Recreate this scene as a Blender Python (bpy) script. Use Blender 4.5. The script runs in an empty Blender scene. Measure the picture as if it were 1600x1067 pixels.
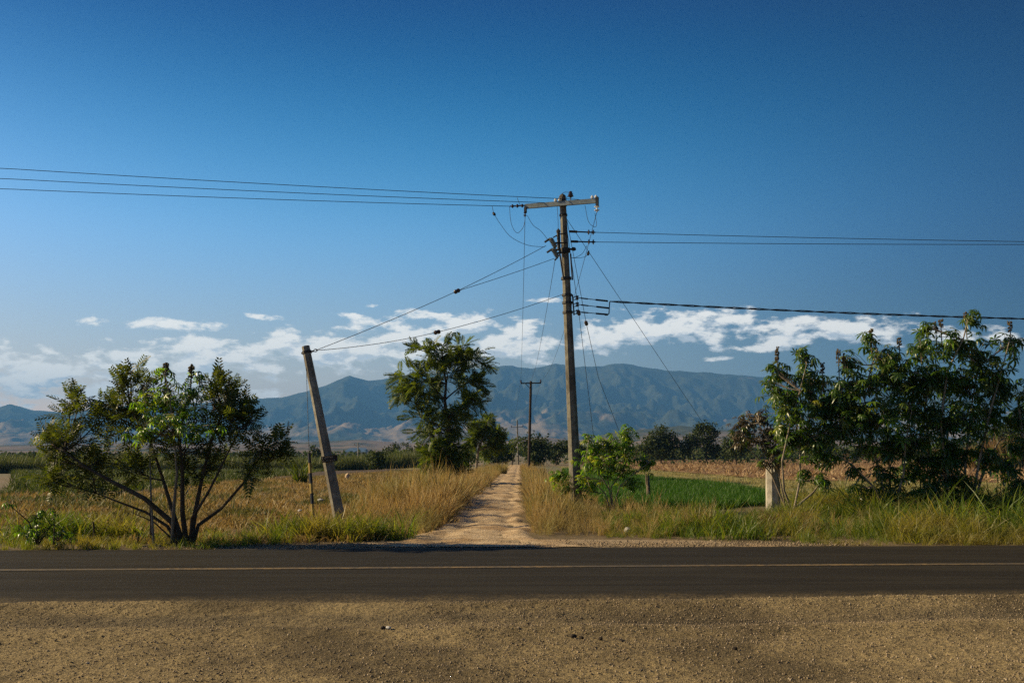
import bpy, math, random
import numpy as np
from mathutils import Vector, Matrix

random.seed(7)
rng = np.random.default_rng(11)
scene = bpy.context.scene
COL = scene.collection
R = math.radians

# ------------------------------------------------------------------ camera
F = 1500.0                       # focal length in photo pixels (1600 wide)
CAM_H = 1.6
PITCH = math.atan(172.0 / F)
cam_data = bpy.data.cameras.new('camera')
cam_data.sensor_width = 36.0
cam_data.lens = 36.0 * F / 1600.0
cam_data.clip_start = 0.1
cam_data.clip_end = 60000.0
cam = bpy.data.objects.new('camera', cam_data)
COL.objects.link(cam)
cam.location = (0, 0, CAM_H)
cam.rotation_euler = (math.pi / 2 + PITCH, 0, 0)
scene.camera = cam

# ------------------------------------------------------------------ light
SUN_AZ = -83.0                   # degrees from the view direction, negative = left
SUN_EL = 27.0
SKY_STRENGTH = 0.07
EXPOSURE = 0.68
sun_dir = Vector((math.sin(R(SUN_AZ)) * math.cos(R(SUN_EL)), math.cos(R(SUN_AZ)) * math.cos(R(SUN_EL)), math.sin(R(SUN_EL))))
sl = bpy.data.lights.new('sun', 'SUN')
sl.energy = 5.0
sl.angle = R(0.55)
sl.color = (1.0, 0.80, 0.47)
sun = bpy.data.objects.new('sun', sl)
COL.objects.link(sun)
sun.location = (-30, 10, 30)
sun.rotation_euler = sun_dir.to_track_quat('Z', 'Y').to_euler()

vs = scene.view_settings
vs.view_transform = 'Standard'
vs.look = 'None'
vs.gamma = 1.0
vs.exposure = EXPOSURE
vs.use_curve_mapping = False
scene.render.engine = 'CYCLES'
scene.cycles.use_denoising = False
scene.cycles.max_bounces = 6
scene.cycles.transparent_max_bounces = 8
scene.cycles.volume_bounces = 0


def px_dir(px, py):
    u = (px - 800.0) / F
    v = (533.5 - py) / F
    d = Vector((u, math.cos(PITCH) - v * math.sin(PITCH), math.sin(PITCH) + v * math.cos(PITCH)))
    return d.normalized()


class NT:
    """tiny node helper"""
    def __init__(self, tree):
        self.t = tree

    def n(self, kind, **kw):
        nd = self.t.nodes.new(kind)
        for k, v in kw.items():
            setattr(nd, k, v)
        return nd

    def set(self, sock, v):
        if hasattr(v, 'is_linked') or isinstance(v, bpy.types.NodeSocket):
            self.t.links.new(v, sock)
        else:
            sock.default_value = v

    def math(self, op, a, b=0.0, c=0.0, clamp=False):
        nd = self.n('ShaderNodeMath', operation=op, use_clamp=clamp)
        self.set(nd.inputs[0], a)
        self.set(nd.inputs[1], b)
        if op in ('MULTIPLY_ADD', 'SMOOTH_MAX', 'SMOOTH_MIN'):
            self.set(nd.inputs[2], c)
        return nd.outputs[0]

    def ramp(self, x, lo, hi, a=0.0, b=1.0):
        nd = self.n('ShaderNodeMapRange', interpolation_type='SMOOTHSTEP')
        self.set(nd.inputs[0], x)
        for i, v in zip((1, 2, 3, 4), (lo, hi, a, b)):
            self.set(nd.inputs[i], v)
        return nd.outputs[0]

    def mix(self, f, a, b, blend='MIX'):
        nd = self.n('ShaderNodeMix', data_type='RGBA', blend_type=blend)
        self.set(nd.inputs[0], f)
        self.set(nd.inputs[6], a)
        self.set(nd.inputs[7], b)
        return nd.outputs[2]

    def noise(self, vec, scale, detail=4.0, rough=0.55, dist=0.0, dim='3D'):
        nd = self.n('ShaderNodeTexNoise', noise_dimensions=dim)
        if vec is not None:
            self.set(nd.inputs['Vector'], vec)
        nd.inputs['Scale'].default_value = scale
        nd.inputs['Detail'].default_value = detail
        nd.inputs['Roughness'].default_value = rough
        nd.inputs['Distortion'].default_value = dist
        return nd.outputs[0]

    def scalev(self, vec, s):
        nd = self.n('ShaderNodeVectorMath', operation='MULTIPLY')
        self.set(nd.inputs[0], vec)
        nd.inputs[1].default_value = s
        return nd.outputs[0]

    def addv(self, vec, s):
        nd = self.n('ShaderNodeVectorMath', operation='ADD')
        self.set(nd.inputs[0], vec)
        nd.inputs[1].default_value = s
        return nd.outputs[0]


# ------------------------------------------------------------------ sky
world = bpy.data.worlds.new('World')
scene.world = world
world.use_nodes = True
wt = world.node_tree
wt.nodes.clear()
W = NT(wt)
sky = W.n('ShaderNodeTexSky', sky_type='NISHITA')
sky.sun_disc = False
sky.sun_elevation = R(SUN_EL)
sky.sun_rotation = R(SUN_AZ)
sky.altitude = 1500.0
sky.air_density = 1.0
sky.dust_density = 1.2
sky.ozone_density = 3.0
hs = W.n('ShaderNodeHueSaturation')
hs.inputs['Hue'].default_value = 0.5
hs.inputs['Saturation'].default_value = 1.42
hs.inputs['Value'].default_value = 1.0
wt.links.new(sky.outputs[0], hs.inputs['Color'])
tc = W.n('ShaderNodeTexCoord')
sep = W.n('ShaderNodeSeparateXYZ')
wt.links.new(tc.outputs['Generated'], sep.inputs[0])
# deep clear sky: pales to the horizon, deepens upward and away from the sun
gz = W.mix(W.ramp(sep.outputs[2], 0.05, 0.24), (2.6, 1.32, 0.88, 1), (4.0, 1.92, 1.46, 1))
gz = W.mix(W.ramp(sep.outputs[2], 0.20, 0.50), gz, (0.17, 0.40, 0.58, 1))
dt = W.n('ShaderNodeVectorMath', operation='DOT_PRODUCT')
wt.links.new(tc.outputs['Generated'], dt.inputs[0])
dt.inputs[1].default_value = tuple(sun_dir)
away = W.ramp(dt.outputs['Value'], -0.42, 0.34, 0.15, 1.0)
cbx = W.n('ShaderNodeCombineXYZ')
for i_ in range(3):
    wt.links.new(W.math('POWER', away, (1.5, 1.12, 0.86)[i_]), cbx.inputs[i_])
skyc = W.mix(1.0, W.mix(1.0, hs.outputs[0], gz, 'MULTIPLY'), cbx.outputs[0], 'MULTIPLY')
az = W.math('ARCTAN2', sep.outputs[0], sep.outputs[1])
el = W.math('ARCSINE', sep.outputs[2])


def azel(px, py):
    d = px_dir(px, py)
    return math.atan2(d.x, d.y), math.asin(d.z)


CLOUDS = [(60, 585, 170, 40, 1.0), (230, 570, 110, 32, 1.0), (370, 560, 130, 30, 1.0), (130, 612, 70, 26, 0.8),
          (520, 548, 130, 34, 1.05), (640, 530, 110, 34, 0.95), (735, 505, 110, 17, 1.0), (690, 552, 120, 20, 0.9),
          (810, 540, 100, 26, 0.95), (935, 528, 80, 22, 1.0), (1040, 512, 130, 28, 1.1), (1130, 497, 80, 16, 0.9),
          (1290, 520, 170, 24, 1.05), (1250, 508, 60, 14, 0.8), (1160, 545, 50, 8, 0.7), (245, 506, 105, 10, 0.75),
          (405, 495, 34, 6, 0.8), (310, 532, 60, 9, 0.7), (200, 533, 45, 5, 0.6), (537, 492, 20, 5, 0.6), (640, 488, 32, 7, 0.7),
          (855, 469, 30, 5, 0.75), (410, 617, 50, 9, 0.8), (1480, 522, 80, 14, 0.6), (1575, 530, 45, 14, 0.75), (1130, 560, 25, 4, 0.6),
          (585, 478, 14, 3, 0.5), (0, 632, 45, 14, 0.7)]


def cloud_density(oaz, oel):
    a = W.math('ADD', az, oaz)
    e = W.math('ADD', el, oel)
    cb = W.n('ShaderNodeCombineXYZ')
    wt.links.new(W.math('MULTIPLY', a, 1.0), cb.inputs[0])
    wt.links.new(W.math('MULTIPLY', e, 2.3), cb.inputs[1])
    nz = W.noise(cb.outputs[0], 27.0, 9.0, 0.60, 0.12)
    nz2 = W.noise(cb.outputs[0], 7.0, 2.0, 0.5)
    m = None
    for (x, y, hw, hh, wgt) in CLOUDS:
        ca, ce = azel(x, y)
        ra = abs(azel(x + hw, y)[0] - azel(x - hw, y)[0]) / 2
        re = 1.05 * abs(azel(x, y + hh)[1] - azel(x, y - hh)[1]) / 2
        dx = W.math('MULTIPLY', W.math('SUBTRACT', a, ca), 1 / ra)
        dy = W.math('MULTIPLY', W.math('SUBTRACT', e, ce), 1 / re)
        r2 = W.math('ADD', W.math('MULTIPLY', dx, dx), W.math('MULTIPLY', dy, dy))
        k = W.math('MULTIPLY', W.math('SUBTRACT', 1.0, r2), wgt)
        m = k if m is None else W.math('MAXIMUM', m, k)
    # the same bank of low cloud goes on round the horizon outside the frame
    out = W.math('MULTIPLY', W.ramp(W.math('ABSOLUTE', a), 0.50, 0.62), W.math('SUBTRACT', 0.55, W.math('ABSOLUTE', W.math('MULTIPLY', W.math('SUBTRACT', e, 0.105), 16.0))))
    out = W.math('ADD', out, W.math('MULTIPLY', W.math('SUBTRACT', nz2, 0.55), 2.0))
    outm = W.math('SUBTRACT', out, W.math('MULTIPLY', W.ramp(W.math('ABSOLUTE', a), 0.62, 0.50), 9.0))
    m = W.math('MAXIMUM', W.math('MAXIMUM', m, -2.5), outm)
    d = W.math('ADD', W.math('MULTIPLY', m, 0.8), W.math('MULTIPLY', W.math('SUBTRACT', nz, 0.505), 5.2))
    return d


d0 = cloud_density(0.0, 0.0)
d1 = cloud_density(-0.005, 0.009)
cover = W.ramp(d0, -0.05, 0.75)
lit = W.ramp(W.math('SUBTRACT', d0, d1), -0.75, 0.40)
thin = W.ramp(d0, 0.75, 0.05)
lit2 = W.math('MAXIMUM', lit, W.math('MULTIPLY', thin, 0.85))
ccol = W.mix(lit2, (0.52, 0.59, 0.66, 1), (1.0, 0.97, 0.90, 1))
bg = W.n('ShaderNodeBackground')
wt.links.new(skyc, bg.inputs[0])
bg.inputs[1].default_value = SKY_STRENGTH
bgc = W.n('ShaderNodeBackground')
wt.links.new(ccol, bgc.inputs[0])
bgc.inputs[1].default_value = 0.78
mx = W.n('ShaderNodeMixShader')
wt.links.new(W.math('MULTIPLY', cover, 0.92), mx.inputs[0])
wt.links.new(bg.outputs[0], mx.inputs[1])
wt.links.new(bgc.outputs[0], mx.inputs[2])
wo = W.n('ShaderNodeOutputWorld')
wt.links.new(mx.outputs[0], wo.inputs[0])


# ------------------------------------------------------------------ terrain height
def sm01(t):
    t = np.clip(t, 0, 1)
    return t * t * (3 - 2 * t)


def hgt(x, y):
    x = np.asarray(x, float)
    y = np.asarray(y, float)
    z = -0.006 * np.clip(y - 26, 0, 330)
    z = z - 2.8 * sm01((y - 60) / 200) * sm01((-x - 5) / 35)
    z = z + 0.05 * np.sin(x * 0.31 + 1.3) * np.sin(y * 0.23) * sm01((y - 19) / 8)
    return z


def P(px, py, D):
    """world point seen at photo pixel (px,py) at distance D along Y"""
    d = px_dir(px, py)
    t = D / d.y
    return Vector((d.x * t, D, CAM_H + d.z * t))


def G(px, py, dz=0.0):
    """ground point under photo pixel"""
    d = px_dir(px, py)
    lo, hi = 1.0, 3000.0
    f = lambda D: CAM_H + d.z / d.y * D - float(hgt(d.x / d.y * D, D))
    for _ in range(60):
        mid = (lo + hi) / 2
        if f(mid) > 0:
            lo = mid
        else:
            hi = mid
    D = lo
    x = d.x / d.y * D
    return Vector((x, D, float(hgt(x, D)) + dz))


def S(pix, D):
    return pix * D / F


# ---- numpy noise
def _hash(ix, iy, seed):
    h = (ix.astype(np.int64) * 374761393 + iy.astype(np.int64) * 668265263 + seed * 1274126177) & 0x7fffffff
    h = ((h ^ (h >> 13)) * 1274126177) & 0x7fffffff
    h = h ^ (h >> 16)
    return (h & 0xffff) / 65535.0


def vnoise(x, y, seed=0):
    ix = np.floor(x)
    iy = np.floor(y)
    fx = x - ix
    fy = y - iy
    fx = fx * fx * fx * (fx * (fx * 6 - 15) + 10)
    fy = fy * fy * fy * (fy * (fy * 6 - 15) + 10)
    a = _hash(ix, iy, seed)
    b = _hash(ix + 1, iy, seed)
    c = _hash(ix, iy + 1, seed)
    d = _hash(ix + 1, iy + 1, seed)
    return (a * (1 - fx) + b * fx) * (1 - fy) + (c * (1 - fx) + d * fx) * fy


def fbm(x, y, oct=4, seed=0, gain=0.5):
    s = 0
    a = 1
    n = 0
    for i in range(oct):
        s = s + a * vnoise(x * 2 ** i + 17.3 * i, y * 2 ** i - 9.1 * i, seed + i)
        n += a
        a *= gain
    return s / n


def ridged(x, y, oct=5, seed=0, gain=0.52):
    s = 0
    a = 1
    n = 0
    for i in range(oct):
        v = 1 - np.abs(2 * vnoise(x * 2 ** i + 5.7 * i, y * 2 ** i + 3.1 * i, seed + i) - 1)
        s = s + a * v * v
        n += a
        a *= gain
    return s / n


# ------------------------------------------------------------------ object helpers
def tag(o, label=None, cat=None, group=None, kind=None):
    if label:
        o['label'] = label
    if cat:
        o['category'] = cat
    if group:
        o['group'] = group
    if kind:
        o['kind'] = kind
    return o


def empty(name, loc, label, cat, group=None):
    o = bpy.data.objects.new(name, None)
    o.empty_display_size = 0.3
    o.location = loc
    COL.objects.link(o)
    return tag(o, label, cat, group)


def mesh_np(name, verts, faces, mat, smooth=False):
    """verts (n,3), faces (m,3|4)"""
    verts = np.ascontiguousarray(verts, dtype=np.float32)
    faces = np.ascontiguousarray(faces, dtype=np.int32)
    me = bpy.data.meshes.new(name)
    k = faces.shape[1]
    me.vertices.add(len(verts))
    me.vertices.foreach_set('co', verts.ravel())
    me.loops.add(faces.size)
    me.loops.foreach_set('vertex_index', faces.ravel())
    me.polygons.add(len(faces))
    me.polygons.foreach_set('loop_start', np.arange(0, faces.size, k, dtype=np.int32))
    if smooth:
        me.polygons.foreach_set('use_smooth', np.ones(len(faces), dtype=bool))
    me.update(calc_edges=True)
    if mat:
        me.materials.append(mat)
    return me


def link(name, me, parent=None, loc=None):
    o = bpy.data.objects.new(name, me)
    COL.objects.link(o)
    if parent is not None:
        o.parent = parent
    if loc is not None:
        o.location = loc
    return o


class MB:
    """collects shapes into one mesh; origin = world point subtracted on build"""
    def __init__(self):
        self.v = []
        self.f = []

    def tube(self, pts, rad, sides=8, cap=True, twist=0.0):
        pts = [Vector(p) for p in pts]
        n = len(pts)
        if not hasattr(rad, '__len__'):
            rad = [rad] * n
        b = len(self.v)
        up = None
        for i, p in enumerate(pts):
            t = (pts[min(i + 1, n - 1)] - pts[max(i - 1, 0)]).normalized()
            if up is None:
                up = Vector((0, 0, 1)) if abs(t.z) < 0.9 else Vector((0, 1, 0))
            a = t.cross(up)
            if a.length < 1e-6:
                a = t.orthogonal()
            a.normalize()
            c = a.cross(t).normalized()
            up = c
            for k in range(sides):
                th = 2 * math.pi * k / sides + twist
                self.v.append(p + (a * math.cos(th) + c * math.sin(th)) * rad[i])
        for i in range(n - 1):
            for k in range(sides):
                k2 = (k + 1) % sides
                self.f.append((b + i * sides + k, b + i * sides + k2, b + (i + 1) * sides + k2, b + (i + 1) * sides + k))
        if cap:
            self.f.append(tuple(b + k for k in reversed(range(sides))))
            self.f.append(tuple(b + (n - 1) * sides + k for k in range(sides)))
        return self

    def box(self, c, size, rot=None):
        b = len(self.v)
        rot = rot or Matrix.Identity(3)
        for sx in (-1, 1):
            for sy in (-1, 1):
                for sz in (-1, 1):
                    self.v.append(Vector(c) + rot @ Vector((sx * size[0] / 2, sy * size[1] / 2, sz * size[2] / 2)))
        for q in ((0, 1, 3, 2), (4, 6, 7, 5), (0, 4, 5, 1), (2, 3, 7, 6), (0, 2, 6, 4), (1, 5, 7, 3)):
            self.f.append(tuple(b + i for i in q))
        return self

    def lathe(self, a, bpt, prof, sides=12):
        """prof: list of (t 0..1 along a->b, radius)"""
        a = Vector(a)
        bpt = Vector(bpt)
        ax = (bpt - a)
        u = ax.normalized().orthogonal().normalized()
        w = ax.normalized().cross(u)
        b = len(self.v)
        for (t, r) in prof:
            for k in range(sides):
                th = 2 * math.pi * k / sides
                self.v.append(a + ax * t + (u * math.cos(th) + w * math.sin(th)) * r)
        for i in range(len(prof) - 1):
            for k in range(sides):
                k2 = (k + 1) % sides
                self.f.append((b + i * sides + k, b + i * sides + k2, b + (i + 1) * sides + k2, b + (i + 1) * sides + k))
        self.f.append(tuple(b + k for k in reversed(range(sides))))
        self.f.append(tuple(b + (len(prof) - 1) * sides + k for k in range(sides)))
        return self

    def build(self, name, mat, parent=None, origin=None, smooth=False):
        o3 = Vector(origin) if origin is not None else (Vector(parent.location) if parent is not None and parent.parent is None else Vector((0, 0, 0)))
        if parent is not None and parent.parent is not None and origin is None:
            o3 = Vector(parent.parent.location) + Vector(parent.location)
        me = bpy.data.meshes.new(name)
        me.from_pydata([tuple(Vector(p) - o3) for p in self.v], [], self.f)
        if smooth:
            me.polygons.foreach_set('use_smooth', np.ones(len(me.polygons), dtype=bool))
        me.update()
        me.materials.append(mat)
        ob = link(name, me, parent)
        if parent is None:
            ob.location = o3
        return ob


# ------------------------------------------------------------------ materials
MATS = {}


def new_mat(name):
    m = bpy.data.materials.new(name)
    m.use_nodes = True
    m.node_tree.nodes.clear()
    return m, NT(m.node_tree)


def surf(name, c1, c2, scale=4.0, rough=0.85, bump=0.3, bscale=30.0, bdist=0.02, c3=None, s3=0.3, spec=0.3, metal=0.0, contrast=(0.35, 0.65)):
    m, N = new_mat(name)
    geo = N.n('ShaderNodeNewGeometry')
    pos = geo.outputs['Position']
    f = N.ramp(N.noise(pos, scale, 6.0, 0.6), contrast[0], contrast[1])
    col = N.mix(f, (*c1, 1), (*c2, 1))
    if c3:
        col = N.mix(N.ramp(N.noise(pos, s3, 5.0, 0.6), 0.45, 0.65), col, (*c3, 1))
    bs = N.n('ShaderNodeBsdfPrincipled')
    N.set(bs.inputs['Base Color'], col)
    bs.inputs['Roughness'].default_value = rough
    bs.inputs['Metallic'].default_value = metal
    bs.inputs['Specular IOR Level'].default_value = spec
    if bump:
        bp = N.n('ShaderNodeBump')
        bp.inputs['Strength'].default_value = bump
        bp.inputs['Distance'].default_value = bdist
        N.set(bp.inputs['Height'], N.noise(pos, bscale, 5.0, 0.65))
        N.set(bs.inputs['Normal'], bp.outputs[0])
    out = N.n('ShaderNodeOutputMaterial')
    N.t.links.new(bs.outputs[0], out.inputs[0])
    MATS[name] = m
    return m


def leafmat(name, cols, trans, transl=0.4, rough=0.5, spec=0.35, patch=None, patch_scale=0.4):
    """cols: 3 colours picked per leaf / per tuft"""
    m, N = new_mat(name)
    geo = N.n('ShaderNodeNewGeometry')
    oi = N.n('ShaderNodeObjectInfo')
    r = N.math('FRACT', N.math('ADD', geo.outputs['Random Per Island'], N.math('MULTIPLY', oi.outputs['Random'], 3.7)))
    c = N.mix(N.ramp(r, 0.0, 0.55), (*cols[0], 1), (*cols[1], 1))
    c = N.mix(N.ramp(r, 0.72, 1.0), c, (*cols[2], 1))
    if patch:
        c = N.mix(N.ramp(N.noise(geo.outputs['Position'], patch_scale, 4.0, 0.6), 0.46, 0.62), c, (*patch, 1))
    bs = N.n('ShaderNodeBsdfPrincipled')
    N.set(bs.inputs['Base Color'], c)
    bs.inputs['Roughness'].default_value = rough
    bs.inputs['Specular IOR Level'].default_value = spec
    tr = N.n('ShaderNodeBsdfTranslucent')
    tcol = N.mix(1.0, c, (*trans, 1), 'MULTIPLY')
    N.set(tr.inputs[0], tcol)
    ms = N.n('ShaderNodeMixShader')
    ms.inputs[0].default_value = transl
    N.t.links.new(bs.outputs[0], ms.inputs[1])
    N.t.links.new(tr.outputs[0], ms.inputs[2])
    out = N.n('ShaderNodeOutputMaterial')
    N.t.links.new(ms.outputs[0], out.inputs[0])
    MATS[name] = m
    return m


concrete = surf('pole concrete', (0.125, 0.115, 0.092), (0.22, 0.205, 0.16), 7.0, 0.9, 0.7, 60, 0.012, (0.09, 0.08, 0.062), 1.8)
concrete_stub = surf('grey stub concrete', (0.20, 0.185, 0.15), (0.30, 0.28, 0.23), 7.0, 0.9, 0.7, 60, 0.012, (0.14, 0.125, 0.10), 1.8)
concrete_white = surf('pale concrete', (0.24, 0.22, 0.18), (0.40, 0.37, 0.31), 6.0, 0.9, 0.7, 50, 0.012, (0.16, 0.14, 0.11), 2.0)
wood_dark = surf('dark treated wood', (0.035, 0.026, 0.02), (0.06, 0.045, 0.032), 5.0, 0.9, 0.5, 40, 0.01)
steel = surf('weathered galvanised steel', (0.16, 0.19, 0.19), (0.24, 0.27, 0.26), 6.0, 0.5, 0.15, 60, 0.004, spec=0.5, metal=0.35)
iron = surf('dark iron', (0.02, 0.02, 0.02), (0.045, 0.04, 0.035), 8.0, 0.6, 0.2, 60, 0.004)
porcelain = surf('brown porcelain', (0.035, 0.022, 0.018), (0.05, 0.03, 0.022), 6.0, 0.25, 0.0, spec=0.5)
porcelain_grey = surf('grey porcelain', (0.13, 0.15, 0.14), (0.18, 0.2, 0.19), 6.0, 0.3, 0.0, spec=0.5)
glass_white = surf('white glazed insulator', (0.7, 0.7, 0.68), (0.78, 0.78, 0.76), 6.0, 0.2, 0.0, spec=0.6)
wire_mat = surf('conductor wire', (0.025, 0.024, 0.022), (0.04, 0.038, 0.035), 6.0, 0.6, 0.0)
cable_mat = surf('black insulated cable', (0.012, 0.012, 0.012), (0.02, 0.02, 0.02), 6.0, 0.7, 0.0)
bark = surf('brown bark', (0.05, 0.036, 0.024), (0.10, 0.075, 0.05), 9.0, 0.95, 0.6, 40, 0.015)
bark_pale = surf('pale castor stem', (0.16, 0.13, 0.09), (0.26, 0.21, 0.15), 9.0, 0.7, 0.4, 50, 0.006, spec=0.4)
post_wood = surf('weathered fence wood', (0.10, 0.075, 0.05), (0.2, 0.16, 0.11), 8.0, 0.95, 0.6, 40, 0.01)

# ------------------------------------------------------------------ the setting: plain, fields, path, road


def grid_sheet(name, poly, step, dz, mat, relief=0.0, rs=1.0, thick=None):
    """sheet following the terrain inside a polygon of (x,y) points, triangulated grid clipped by polygon via bmesh"""
    import bmesh
    bm = bmesh.new()
    vs_ = [bm.verts.new((p[0], p[1], 0)) for p in poly]
    bm.faces.new(vs_)
    xs = [p[0] for p in poly]
    ys = [p[1] for p in poly]
    for axis, lo, hi in ((0, min(xs), max(xs)), (1, min(ys), max(ys))):
        k = math.floor(lo / step) + 1
        while k * step < hi:
            co = Vector((k * step, 0, 0)) if axis == 0 else Vector((0, k * step, 0))
            no = Vector((1, 0, 0)) if axis == 0 else Vector((0, 1, 0))
            bmesh.ops.bisect_plane(bm, geom=bm.verts[:] + bm.edges[:] + bm.faces[:], plane_co=co, plane_no=no)
            k += 1
    for v in bm.verts:
        z = float(hgt(v.co.x, v.co.y)) + dz
        if relief:
            z += relief * (float(fbm(np.array([v.co.x * rs]), np.array([v.co.y * rs]), 3, 5)[0]) - 0.5)
        v.co.z = z
    bmesh.ops.recalc_face_normals(bm, faces=bm.faces[:])
    me = bpy.data.meshes.new(name)
    bm.to_mesh(me)
    bm.free()
    if me.polygons and me.polygons[0].normal.z < 0:
        me.flip_normals()
    me.polygons.foreach_set('use_smooth', np.ones(len(me.polygons), dtype=bool))
    me.materials.append(mat)
    o = link(name, me)
    return tag(o, kind='structure')


# plain
gm, N = new_mat('plain soil')
geo = N.n('ShaderNodeNewGeometry')
pos = geo.outputs['Position']
c = N.mix(N.ramp(N.noise(pos, 0.012, 6.0, 0.6), 0.42, 0.58), (0.17, 0.12, 0.06, 1), (0.10, 0.11, 0.04, 1))
c = N.mix(N.ramp(N.noise(pos, 0.5, 6.0, 0.65), 0.35, 0.7), c, (0.14, 0.095, 0.055, 1))
c = N.mix(N.ramp(N.noise(pos, 0.003, 4.0, 0.5), 0.45, 0.6), c, (0.15, 0.125, 0.07, 1))
bs = N.n('ShaderNodeBsdfPrincipled')
N.set(bs.inputs['Base Color'], c)
bs.inputs['Roughness'].default_value = 0.95
bp = N.n('ShaderNodeBump')
bp.inputs['Strength'].default_value = 0.6
bp.inputs['Distance'].default_value = 0.05
N.set(bp.inputs['Height'], N.noise(pos, 9.0, 6.0, 0.7))
N.set(bs.inputs['Normal'], bp.outputs[0])
out = N.n('ShaderNodeOutputMaterial')
N.t.links.new(bs.outputs[0], out.inputs[0])


def axis(lo, hi, fine_lo, fine_hi, step, g):
    a = list(np.arange(fine_lo, fine_hi + 1e-6, step))
    s = step
    while a[-1] < hi:
        s *= g
        a.append(min(a[-1] + s, hi))
    s = step
    while a[0] > lo:
        s *= g
        a.insert(0, max(a[0] - s, lo))
    return np.array(a)


gx = axis(-14000, 14000, -60, 60, 2.5, 1.18)
gy = axis(-3000, 13000, 0, 260, 2.5, 1.18)
XX, YY = np.meshgrid(gx, gy)
ZZ = hgt(XX, YY)
nx, ny = len(gx), len(gy)
idx = np.arange(nx * ny).reshape(ny, nx)
quads = np.stack([idx[:-1, :-1], idx[:-1, 1:], idx[1:, 1:], idx[1:, :-1]], -1).reshape(-1, 4)
ground = tag(link('ground', mesh_np('ground', np.stack([XX, YY, ZZ], -1).reshape(-1, 3), quads, gm, True)), kind='structure')

# road: slightly oblique, edges from the photograph
ROAD_DIR = Vector((1.0, 0.035, 0)).normalized()


def road_y(x, y0):
    return y0 + 0.05 * x


def road_strip(name, y_near, y_far, x0, x1, dz, mat, xstep=2.0, ystep=0.4, edge=0.0, crown=0.0, seed=3):
    xs = np.arange(x0, x1 + 1e-6, xstep)
    m = max(2, int(round((y_far - y_near) / ystep)) + 1)
    ts = np.linspace(0, 1, m)
    X, T = np.meshgrid(xs, ts)
    e0 = edge * (fbm(X * 1.7, X * 0 + 1.5, 4, seed) - 0.5) * 2 if edge else 0 * X
    e1 = edge * (fbm(X * 1.7, X * 0 + 7.5, 4, seed + 9) - 0.5) * 2 if edge else 0 * X
    Y = (y_near + e0) * (1 - T) + (y_far + e1) * T + 0.05 * X
    Z = dz + crown * (1 - (2 * T - 1) ** 2)
    V = np.stack([X, Y, Z], -1).reshape(-1, 3)
    k = np.arange(X.size).reshape(X.shape)
    q = np.stack([k[:-1, :-1], k[:-1, 1:], k[1:, 1:], k[1:, :-1]], -1).reshape(-1, 4)
    return V, q


am, N = new_mat('asphalt')
geo = N.n('ShaderNodeNewGeometry')
pos = geo.outputs['Position']
sp = N.n('ShaderNodeSeparateXYZ')
N.t.links.new(pos, sp.inputs[0])
acr = N.math('SUBTRACT', sp.outputs[1], N.math('MULTIPLY', sp.outputs[0], 0.05))
c = N.mix(N.ramp(N.noise(pos, 90.0, 3.0, 0.7), 0.35, 0.7), (0.012, 0.0105, 0.008, 1), (0.042, 0.036, 0.027, 1))
stretch = N.scalev(pos, (0.12, 1.6, 1.0))
c = N.mix(N.ramp(N.noise(stretch, 2.2, 6.0, 0.65, 0.8), 0.40, 0.66, 0.0, 0.6), c, (0.046, 0.040, 0.029, 1))
# dust carried onto both edges of the carriageway
wob = N.math('MULTIPLY', N.math('SUBTRACT', N.noise(pos, 2.2, 6.0, 0.7), 0.5), 0.9)
near = N.ramp(N.math('ADD', acr, wob), 10.75, 9.95)
far = N.ramp(N.math('ADD', acr, wob), 15.6, 16.05)
grit = N.ramp(N.noise(pos, 38.0, 5.0, 0.8), 0.42, 0.60)
dust = N.math('MULTIPLY', N.math('MAXIMUM', near, N.math('MULTIPLY', far, 0.7)), grit)
c = N.mix(dust, c, (0.26, 0.195, 0.10, 1))
bs = N.n('ShaderNodeBsdfPrincipled')
N.set(bs.inputs['Base Color'], c)
bs.inputs['Roughness'].default_value = 0.85
bs.inputs['Specular IOR Level'].default_value = 0.08
bp = N.n('ShaderNodeBump')
bp.inputs['Strength'].default_value = 0.55
bp.inputs['Distance'].default_value = 0.012
N.set(bp.inputs['Height'], N.noise(pos, 55.0, 5.0, 0.75))
N.set(bs.inputs['Normal'], bp.outputs[0])
out = N.n('ShaderNodeOutputMaterial')
N.t.links.new(bs.outputs[0], out.inputs[0])

V, q = road_strip('road', 9.9, 15.85, -120, 120, 0.055, am, 1.0, 0.25, 0.10, 0.05)
road = tag(link('road', mesh_np('road', V, q, am, True)), kind='structure')

ym, N = new_mat('worn yellow paint')
geo = N.n('ShaderNodeNewGeometry')
pos = geo.outputs['Position']
wear = N.ramp(N.noise(pos, 14.0, 6.0, 0.75), 0.40, 0.62)
c = N.mix(wear, (0.22, 0.14, 0.045, 1), (0.045, 0.037, 0.025, 1))
c = N.mix(N.ramp(N.noise(N.scalev(pos, (0.25, 1, 1)), 1.0, 3.0, 0.6), 0.48, 0.62, 0.0, 0.7), c, (0.055, 0.045, 0.03, 1))
bs = N.n('ShaderNodeBsdfPrincipled')
N.set(bs.inputs['Base Color'], c)
bs.inputs['Roughness'].default_value = 0.8
out = N.n('ShaderNodeOutputMaterial')
N.t.links.new(bs.outputs[0], out.inputs[0])
# the crown of the road peaks near the line; sheet 4 mm above the asphalt
xs = np.arange(-120, 120.1, 1.0)
yl = 12.78
V = []
for x in xs:
    for e in (-0.075, 0.075):
        t = ((yl + e) - 9.9) / 5.95
        V.append((x, yl + e + 0.05 * x + 0.02 * math.sin(x * 0.4), 0.055 + 0.05 * (1 - (2 * t - 1) ** 2) + 0.005))
k = np.arange(len(xs) - 1) * 2
q = np.stack([k, k + 2, k + 3, k + 1], -1)
centre_line = link('centre_line', mesh_np('centre_line', np.array(V), q, ym), road)

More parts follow.
